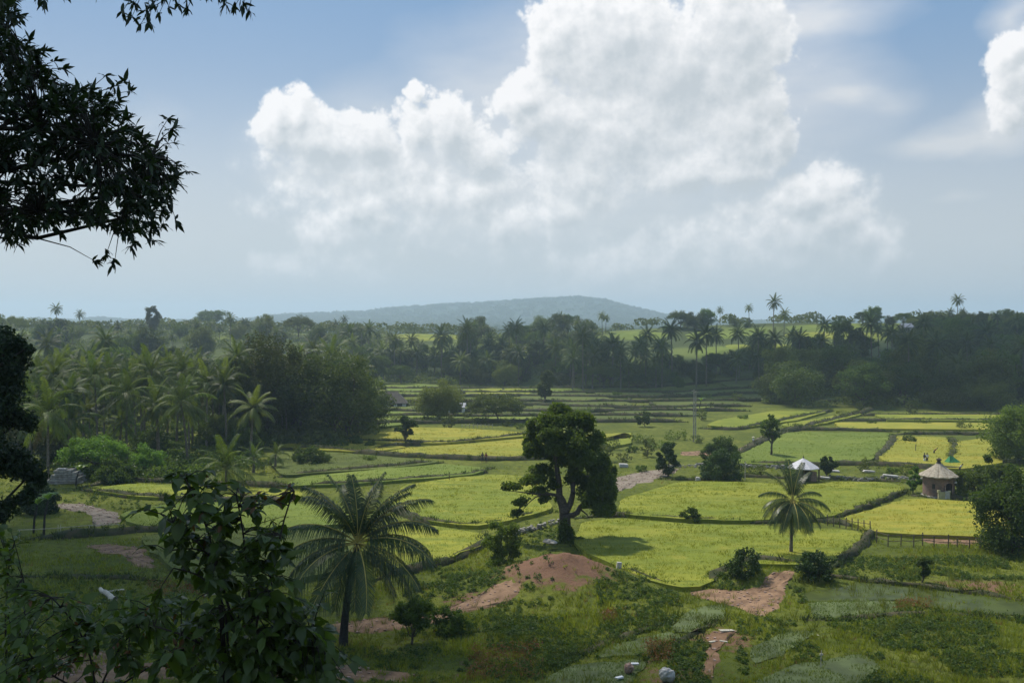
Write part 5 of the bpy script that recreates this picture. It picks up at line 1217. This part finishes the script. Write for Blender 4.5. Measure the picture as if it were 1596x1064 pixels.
class Leaves:
    """keeps leaf poses; the largest in view become single leaves, the rest one mass"""
    def __init__(s, libs): s.L = libs; s.P = []
    def add(s, p, d, up, sc, k=0): s.P.append((Vector(p), frame_of(d, up), sc, k))
    def finish(s, parent, origin, rng, limit=290, name='foliage'):
        def vis(q):
            p = q[0] + origin
            if p.y < .5: return 0
            x = abs(p.x / p.y) * 1552; yv = abs((p.z - CAMZ) / p.y * 1552 + 32 * 0)
            return q[2] / p.y if x < 790 and yv < 560 else 0
        s.P.sort(key=lambda q: -vis(q))
        for p, Rm, sc, k in s.P[:limit]:
            o = link('leaf', s.L[k], parent); o.matrix_basis = Matrix.Translation(p) @ Rm.to_4x4() @ Matrix.Scale(sc, 4)
        rest = s.P[limit:]
        if not rest: return
        mb = MB(); arr = {}
        for k in set(q[3] for q in rest):
            me = s.L[k]; V = np.empty(len(me.vertices) * 3); me.vertices.foreach_get('co', V); V = V.reshape(-1, 3)
            Q = [q for q in rest if q[3] == k]; Rr = np.array([[list(r) for r in q[1]] for q in Q]); S = np.array([q[2] for q in Q]); T = np.array([list(q[0]) for q in Q])
            W = np.einsum('nij,vj->nvi', Rr, V) * S[:, None, None] + T[:, None]
            q4 = np.array([list(p.vertices) for p in me.polygons if len(p.vertices) == 4]); q3 = np.array([list(p.vertices) for p in me.polygons if len(p.vertices) == 3])
            off = (np.arange(len(Q)) * len(V))[:, None, None]; mi = k if len(s.L) > 1 else 0
            b = mb.n; mb.V.append(W.reshape(-1, 3)); mb.n += len(Q) * len(V); mb.F += [((q4[None] + off).reshape(-1, 4) + b, mi), ((q3[None] + off).reshape(-1, 3) + b, mi)]
        link(name, mb.mesh(name, [m.materials[0] for m in s.L], True), parent, kind='stuff')
def at(px, py, d):
    r = ray(px, py); return Vector((r[0] * d, r[1] * d, CAMZ + r[2] * d))

def overhang():
    rg = random.Random(4); nr = np.random.RandomState(4); D = 9.0; ox, oy = -9.6, 8.6; oz = hz(ox, oy); O = Vector((ox, oy, oz))
    o = thing('overhanging_tree', 'dark tree at the left whose leafy branches hang into the sky', 'tree', O)
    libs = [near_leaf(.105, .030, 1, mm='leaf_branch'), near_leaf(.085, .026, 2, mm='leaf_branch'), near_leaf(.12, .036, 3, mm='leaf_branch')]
    lv = Leaves(libs); wd = MB()
    limb(wd, (0, 0, -.6), (.3, .1, 4.6), .30, .22, nr, 6, 0, 10); limb(wd, (.3, .1, 4.6), (.9, .3, 8.6), .20, .10, nr, 6, 0, 8)
    poly = [(-60, -10), (20, -5), (42, 55), (100, 130), (150, 140), (190, 165), (225, 215), (258, 250), (285, 270), (262, 325), (240, 362), (200, 365), (160, 352), (90, 345), (50, 372), (-60, 378)]
    def inside(x, y): return bool(pip(np.array([float(x)]), np.array([float(y)]), poly)[0])
    mains = []
    for (a, b, dd) in [(140,290,0.), (215,300,.5), (235,245,-.3), (90,210,.6), (60,330,-.5), (150,225,-.7), (60,120,.2), (10,50,.4), (190,340,.2), (120,170,.5)]:
        src = Vector((.45 + rg.random() * .3, rg.uniform(-.1, .3), rg.uniform(4.7, 7.6))); e = at(a, b, D + dd) - O
        pts = limb(wd, src, e, .055, .014, nr, 9, 0, 5, -.03); mains += [Vector(q) for q in pts[3:]]
    tips = []
    while len(tips) < 1000:
        a, b = rg.uniform(-60, 290), rg.uniform(-10, 378)
        if inside(a, b) and vn(np.array([a / 34.]), np.array([b / 20.]), 8)[0] > -.32: tips.append((a, b, rg.uniform(-1., 1.)))
    sprays = [(165,118),(178,135),(195,128),(203,142),(188,155),(262,185),(270,200),(272,222),(265,205),(255,215),(282,258),(293,268),(275,262),(250,240),(262,318),(275,346),(255,350),(240,375),(205,385),(150,408),(178,412),(165,398),(28,382),(12,376),(95,362),(210,375),(235,362),(20,362),(85,95),(100,108),(70,80)]
    tips += [(a, b, rg.uniform(-.4, .4)) for a, b in sprays]
    top = [(190,20),(205,28),(218,40),(232,36),(248,22),(262,12),(228,18),(240,8),(278,10),(292,14),(352,8),(365,12),(378,10),(388,18),(345,-4),(70,4),(60,-4),(210,6),(255,-4),(300,-8),(320,-10),(100,-12),(150,-12)]
    hv_ = at(250, -60, D) - O; limb(wd, (.8, .3, 8.0), hv_, .06, .02, nr, 9, 0, 5, -.05); hv2 = at(400, -35, D) - O; limb(wd, hv_, hv2, .02, .008, nr, 6, 0, 4)
    tops = [hv_ + (hv2 - hv_) * f for f in (0, .25, .5, .75, 1)] + [Vector((.8, .3, 8.)) + (hv_ - Vector((.8, .3, 8.))) * f for f in (.7, .85)]
    for (a, b, dd), pool in [(q, mains) for q in tips] + [((a, b, 0.), tops) for a, b in top]:
        e = at(a, b, D + dd) - O; m_ = min(pool, key=lambda q: (q - e).length + rg.random() * .15)
        dv = (e - m_); mid = m_ + dv * .55 + Vector((0, 0, .04)); wd.tube([m_, mid, e], [.008, .005, .0025], 3, 0, False)
        dn = dv.normalized() if dv.length > .02 else Vector((1, 0, 0)); dn = (dn + Vector((.5, 0, -.05))).normalized()
        n = rg.randint(7, 11)
        for k in range(n):
            back = rg.random() * .11 if k > 4 else rg.random() * .02; d = (dn * rg.uniform(.2, 1.) + Vector((rg.gauss(0, .6), rg.gauss(0, .6), rg.gauss(-.12, .5)))).normalized()
            lv.add(e - dn * back, d, (rg.gauss(0, .5), rg.gauss(0, .5), 1), rg.uniform(.75, 1.15), rg.randint(0, 2))
    # the part of the crown outside the picture
    for k in range(260):
        c = Vector((.3, 0, 7.2)); d = Vector((rg.gauss(-.4, 1), rg.gauss(0, 1), rg.gauss(0, .8))).normalized() * rg.uniform(.8, 2.6)
        if (c + d).x > 2.2: continue
        for q in range(9): lv.add(c + d + Vector((rg.gauss(0, .09),) * 3), (rg.gauss(0, 1), rg.gauss(0, 1), rg.gauss(-.2, .6)), (rg.gauss(0, .5), rg.gauss(0, .5), 1), 1.2, q % 3)
    link('trunk', wd.mesh('trunk', [M['dark_bark']], True), o); lv.finish(o, O, rg)
overhang()

def foreground_shrub():
    rg = random.Random(9); nr = np.random.RandomState(9)
    libs = [near_leaf(.115, .062, 11, curl=.25), near_leaf(.14, .078, 12, curl=.35), near_leaf(.09, .045, 13, curl=.2), near_leaf(.075, .028, 14, mm='leaf_red')]
    def plant(px, py, D, label, stems, twigs, dens, sc=1.):
        bp = at(px, py, D); O = Vector((bp.x, bp.y, hz(bp.x, bp.y))); o = thing('shrub', label, 'shrub', O); wd = MB(); lv = Leaves(libs); pool = []
        for path in stems:
            pts = [Vector((path[0][0], 0, 0))] if False else []; pts = [Vector((rg.uniform(-.05, .05), rg.uniform(-.05, .05), -.2))] + [at(a, b, D + dd) - O for a, b, dd in path]
            pp = smooth_line(resample([list(p) for p in pts], .08, False), 3); wd.tube(pp, np.linspace(.020 * sc, .005, len(pp)), 6, 0); pool += [Vector(p) for p in pp[len(pp) // 5:]]
        for (a, b, rx, ry, n, red) in twigs:
            for _ in range(int(n * dens)):
                q = nr.normal(size=2) * .5; e = at(a + q[0] * rx, b + q[1] * ry, D + rg.uniform(-.35, .35)) - O
                m_ = min(pool, key=lambda v: (v - e).length + rg.random() * .06)
                dv = e - m_; wd.tube([m_, m_ + dv * .5 + Vector((0, 0, .02)), e], [.005, .0035, .002], 3, 0, False); dn = dv.normalized() if dv.length > .01 else Vector((0, 0, 1))
                nl = rg.randint(4, 7)
                for k in range(nl):
                    pos = e - dv * (k / nl * .55); d = (dn * .6 + Vector((rg.gauss(0, .7), rg.gauss(0, .7), rg.gauss(-.25, .45)))).normalized()
                    kk = 3 if rg.random() < red else rg.choice([0, 0, 1, 2]); lv.add(pos, d, (rg.gauss(0, .45), rg.gauss(0, .45) - .3, 1), rg.uniform(.65, 1.15) * sc, kk)
        link('stem', wd.mesh('stem', [M['dark_bark']], True), o); lv.finish(o, O, rg)
    plant(385, 1100, 6.6, 'tall leafy shrub with large dark green leaves in the left foreground',
        [[(385,1070,0),(375,1000,0),(350,930,.05),(338,870,0),(315,800,-.1),(288,745,-.1)], [(385,1060,0),(395,980,.1),(385,900,.1),(380,830,.15),(368,770,.1)], [(388,1060,0),(400,960,-.1),(430,880,-.1),(440,810,0),(458,765,0)],
         [(390,1070,0),(430,1020,.1),(460,990,.1),(485,985,.1)], [(350,930,0),(310,890,0),(270,885,-.1)], [(338,870,0),(290,830,.1),(250,800,.1)], [(338,860,0),(300,850,-.1),(262,858,-.1)], [(380,1050,0),(330,1010,0),(280,985,0),(240,975,.1)]],
        [(295,745,34,26,13,.05),(270,810,44,30,15,.05),(300,850,55,26,14,0),(335,800,40,50,30,.05),(370,850,60,50,44,0),(350,890,50,30,20,0),(290,890,50,18,9,0),(410,800,34,30,10,.3),(440,770,30,18,7,.7),(395,765,26,14,6,.5),(420,850,34,50,16,0),
         (410,930,60,40,40,0),(450,990,50,44,44,0),(492,1018,34,36,22,0),(400,1010,70,50,52,0),(330,1010,60,50,40,.1),(300,960,50,26,20,0),(520,1052,40,20,14,0),(440,1050,80,24,36,0)], .78)
    plant(150, 1110, 7.2, 'low spreading shrub with dull leaves in the bottom left corner',
        [[(150,1080,0),(140,1010,0),(110,960,.1),(80,930,0)], [(150,1080,0),(190,1000,.1),(240,950,0)], [(150,1090,0),(60,1040,.2),(20,980,.1)], [(150,1090,0),(230,1040,.2),(290,1010,.1)]],
        [(100,950,90,34,34,.1),(200,970,90,40,44,0),(60,1010,70,50,34,.05),(180,1030,110,40,52,.15),(280,990,60,40,26,0),(20,960,30,60,18,0),(250,945,60,20,14,.1),(300,1050,80,26,26,.15),(40,1055,60,16,14,.1)], .8, .85)
    plant(10, 1100, 8.2, 'thin shaded shrub standing at the far left edge', [[(10,1070,0),(8,960,0),(14,880,.1)], [(10,1070,0),(40,960,.2),(36,900,0)]],
        [(10,900,40,50,24,0),(25,960,50,50,26,0),(8,850,20,30,12,0),(20,1020,40,40,18,0)], .7, .85)
foreground_shrub()

def left_dark_tree():
    x, y = -18.6, 31.; o = thing('broadleaf_tree', 'nearly black tree filling the left edge below the horizon', 'tree', (x, y, hz(x, y))); u = y / 1552.; nr = np.random.RandomState(5); z0 = hz(x, y)
    tm, cm = MB(), MB(); limb(tm, (0, 0, -1), (.4, 0, 6), .38, .28, nr, 6, 0, 8); limb(tm, (.4, 0, 6), (.8, 0, 12), .26, .1, nr, 6, 0, 8)
    for (a, b, r, n) in [(0,560,42,1500),(28,545,24,700),(45,535,14,300),(62,540,10,120),(-30,520,40,1300),(15,600,40,1300),(-30,620,50,1500),(-60,560,60,1500),(10,660,30,900),(0,720,38,1300),(22,750,30,1000),(35,770,20,500),(5,790,26,700),(-40,700,60,1500),(-40,790,50,900),(-90,640,60,1200),(12,520,20,400)]:
        c = np.array([(a - 798) * u - x, nr.uniform(-.8, .8), CAMZ - (b - 500) * u - z0]); r_ = r * u
        for q in range(5): cm.add(*clump_leaves(c + unit(nr.normal(size=3)) * r_ * .5, r_ * .6, n // 5, .17, nr, shell=.3))
        limb(tm, (.5, 0, max(2., c[2] - 2)), c, .09, .03, nr, 4, 0, 4)
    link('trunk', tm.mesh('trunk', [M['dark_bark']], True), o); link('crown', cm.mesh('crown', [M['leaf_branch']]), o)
left_dark_tree()

# ------------------------------------------------------------------ grass, weeds and seedlings on the near ground
def keep(p_, paths=True):
    k = np.ones(len(p_), bool)
    for ki, po in enumerate(KEEP_OUT):
        if not paths and ki < len(PATHS) + 7: continue
        lo, hi = po.min(0), po.max(0); c = (p_[:, 0] > lo[0]) & (p_[:, 0] < hi[0]) & (p_[:, 1] > lo[1]) & (p_[:, 1] < hi[1]) & k
        if c.any():
            idx = np.where(c)[0]; k[idx[pip(p_[idx, 0], p_[idx, 1], po)]] = False
    return k
rg = np.random.RandomState(21)
def wedge(px0, px1, Y0, Y1, n):
    Y = np.sqrt(rg.uniform(Y0 ** 2, Y1 ** 2, n)); X = (rg.uniform(px0, px1, n) - 798) / 1552. * Y; return np.column_stack([X, Y])
p_ = np.vstack([wedge(-100, 1700, 48, 74, 34000), wedge(-100, 1700, 74, 100, 20000), wedge(-60, 1660, 100, 150, 9000)])
p_ = p_[keep(p_) | (keep(p_, False) & (vn(p_[:, 0] / .9, p_[:, 1] / .9, 91) > .12) & (rg.rand(len(p_)) < .5))]; nz = vn(p_[:, 0] / 3.5, p_[:, 1] / 3.5, 31) + .5; nz2 = vn(p_[:, 0] / 9, p_[:, 1] / 9, 37) + .5
(mx, my), _, _ = MOUND
on_mound = np.exp(-(((p_[:, 0] - mx) / 5.5) ** 2 + ((p_[:, 1] - my) / 4.) ** 2)) > .35
sel = (rg.rand(len(p_)) < .35 + nz * .75) & ~(on_mound & (rg.rand(len(p_)) < .88)); p_ = p_[sel]; nz = nz[sel]; nz2 = nz2[sel]
P3 = np.column_stack([p_, h(p_[:, 0], p_[:, 1]) - .02]); sz = (.14 + .26 * nz) * rg.uniform(.7, 1.3, len(p_))
mb = MB(); dry = rg.rand(len(p_)) < .04 + .10 * (nz2 > .72)
mb.add(*tufts(P3[~dry], sz[~dry], rg, 6, .55, .20, .4), 0); mb.add(*tufts(P3[dry], sz[dry], rg, 5, .5, .16, .4), 1)
link('grass', mb.mesh('grass', [M['grass'], M['grass_dry']]), kind='stuff')
q = np.vstack([wedge(-100, 1700, 50, 88, 2600)]); q = q[keep(q, False)]; w_ = vn(q[:, 0] / 4, q[:, 1] / 3, 77); q = q[w_ > .02]
mb = MB(); mb.add(*tufts(np.column_stack([q, h(q[:, 0], q[:, 1]) - .03]), rg.uniform(.45, .95, len(q)), rg, 12, .5, .055, .22), 0); link('tall_grass', mb.mesh('tall_grass', [M['grass']]), kind='stuff')
pb = []
for po in KEEP_OUT[:len(PATHS)]: pb.append(rand_in(po, 2.2, rg))
pb = np.vstack(pb); mb = MB(); n_ = len(pb); cor = np.array([(a, b, c) for c in (-1, 1) for b in (-1, 1) for a in (-1, 1)], float)
V = (cor[None] * (1 + rg.uniform(-.35, .35, (n_, 8, 3)))) * (rg.uniform(.03, .10, n_) ** 1.0)[:, None, None] * (1, .8, .5) + np.column_stack([pb, h(pb[:, 0], pb[:, 1]) + .06])[:, None]
Fq = np.array([(0, 2, 3, 1), (4, 5, 7, 6), (0, 1, 5, 4), (2, 6, 7, 3), (0, 4, 6, 2), (1, 3, 7, 5)]); mb.add(V.reshape(-1, 3), (Fq[None] + (np.arange(n_) * 8)[:, None, None]).reshape(-1, 4)); link('pebbles', mb.mesh('pebbles', [M['brown_stone']]), kind='stuff')
# broad-leaved weeds in drifts
WEED = [(1310,1596,868,905,900),(1290,1640,965,1075,1500),(930,1060,905,985,600),(1120,1260,905,940,260),(760,900,960,1060,500),(620,860,900,990,560),(100,330,770,800,260),(1150,1290,965,1075,420),(420,900,1010,1075,500),(870,1010,985,1030,160),(0,420,905,1000,600),(800,880,815,850,120),(640,780,885,925,220),(1000,1130,900,925,200),(0,90,740,800,160),(1040,1110,1000,1075,200),(1400,1596,948,985,260)]
cc = []
for a, b, c, d, n in WEED:
    q = np.column_stack([rg.uniform(a, b, n), rg.uniform(c, d, n)]); w = np.array([GP(*v) for v in q]); cc.append(w)
cc = np.vstack(cc); cc = cc[keep(cc)]; nz = vn(cc[:, 0] / 2.4, cc[:, 1] / 2.4, 41) + .5; cc = cc[nz > .34]; nz = nz[nz > .34]
m_ = 16; r = (.16 + .38 * nz * rg.rand(len(nz)) ** 1.2); d = unit(rg.normal(size=(len(cc) * m_, 3))); d[:, 2] = np.abs(d[:, 2])
C = np.repeat(np.column_stack([cc, h(cc[:, 0], cc[:, 1])]), m_, 0) + d * np.repeat(r, m_)[:, None] * (1, 1, 1.3) * rg.uniform(.4, 1, (len(d), 1))
N = unit(d * .6 + (0, 0, .7) + rg.normal(size=d.shape) * .5); mb = MB(); mb.add(*leaf_quads(C, N, rg.uniform(.12, .24, len(C)), rg.uniform(.08, .15, len(C)), rg))
link('weeds', mb.mesh('weeds', [M['weeds']]), kind='stuff')
cc = np.vstack([np.array([GP(*v) for v in np.column_stack([rg.uniform(a, b, n), rg.uniform(c, d, n)])]) for a, b, c, d, n in [(730,840,1005,1060,150),(940,960,955,970,30),(1010,1050,1000,1030,70),(230,330,905,930,60),(1395,1450,935,950,40)]])
m_ = 14; d = unit(rg.normal(size=(len(cc) * m_, 3))); d[:, 2] = np.abs(d[:, 2]); C = np.repeat(np.column_stack([cc, h(cc[:, 0], cc[:, 1])]), m_, 0) + d * rg.uniform(.1, .55, (len(d), 1)); N = unit(d * .6 + (0, 0, .7) + rg.normal(size=d.shape) * .5)
mb = MB(); mb.add(*leaf_quads(C, N, rg.uniform(.10, .2, len(C)), rg.uniform(.06, .12, len(C)), rg)); link('reddish_weeds', mb.mesh('reddish_weeds', [M['leaf_red']]), kind='stuff')
# grass growing over the rims of plots, pond and paths
rim = []
for ki, po in enumerate(KEEP_OUT[:len(PATHS) + 7]):
    l = resample(po, .13 if ki >= len(PATHS) else .3); rim.append(l + rg.normal(size=l.shape) * .2)
rim = np.vstack(rim); rim = rim[rim[:, 1] < 110]; k_ = vn(rim[:, 0] / 1.3, rim[:, 1] / 1.3, 15) > -.25; rim = rim[k_]
mb = MB(); mb.add(*tufts(np.column_stack([rim, h(rim[:, 0], rim[:, 1])]), rg.uniform(.14, .36, len(rim)), rg, 6, .6, .16, .4), 0); link('rim_grass', mb.mesh('rim_grass', [M['grass']]), kind='stuff')
# seedlings standing in the flooded plots
for nm, po, z, ob in WATERS:
    if nm == 'pond':
        q = rand_in(po, 7., rg); e = vn(q[:, 0] / 4, q[:, 1] / 2, 3); q = q[e > .05]; sz = .14
    else:
        q = rand_in(po, 46., rg); q[:, 1] = np.round(q[:, 1] / .3) * .3 + rg.normal(size=len(q)) * .04; e = vn(q[:, 0] / 1.6, q[:, 1] / 1.1, 9); q = q[e > -.2]; sz = .15
    if len(q) == 0: continue
    mb = MB(); mb.add(*tufts(np.column_stack([q, np.full(len(q), z - .01)]), sz * rg.uniform(.7, 1.3, len(q)), rg, 4, .3, .14, .2)); link('seedlings', mb.mesh('seedlings', [M['seedling']]), ob, kind='stuff')
print('NB', NB)
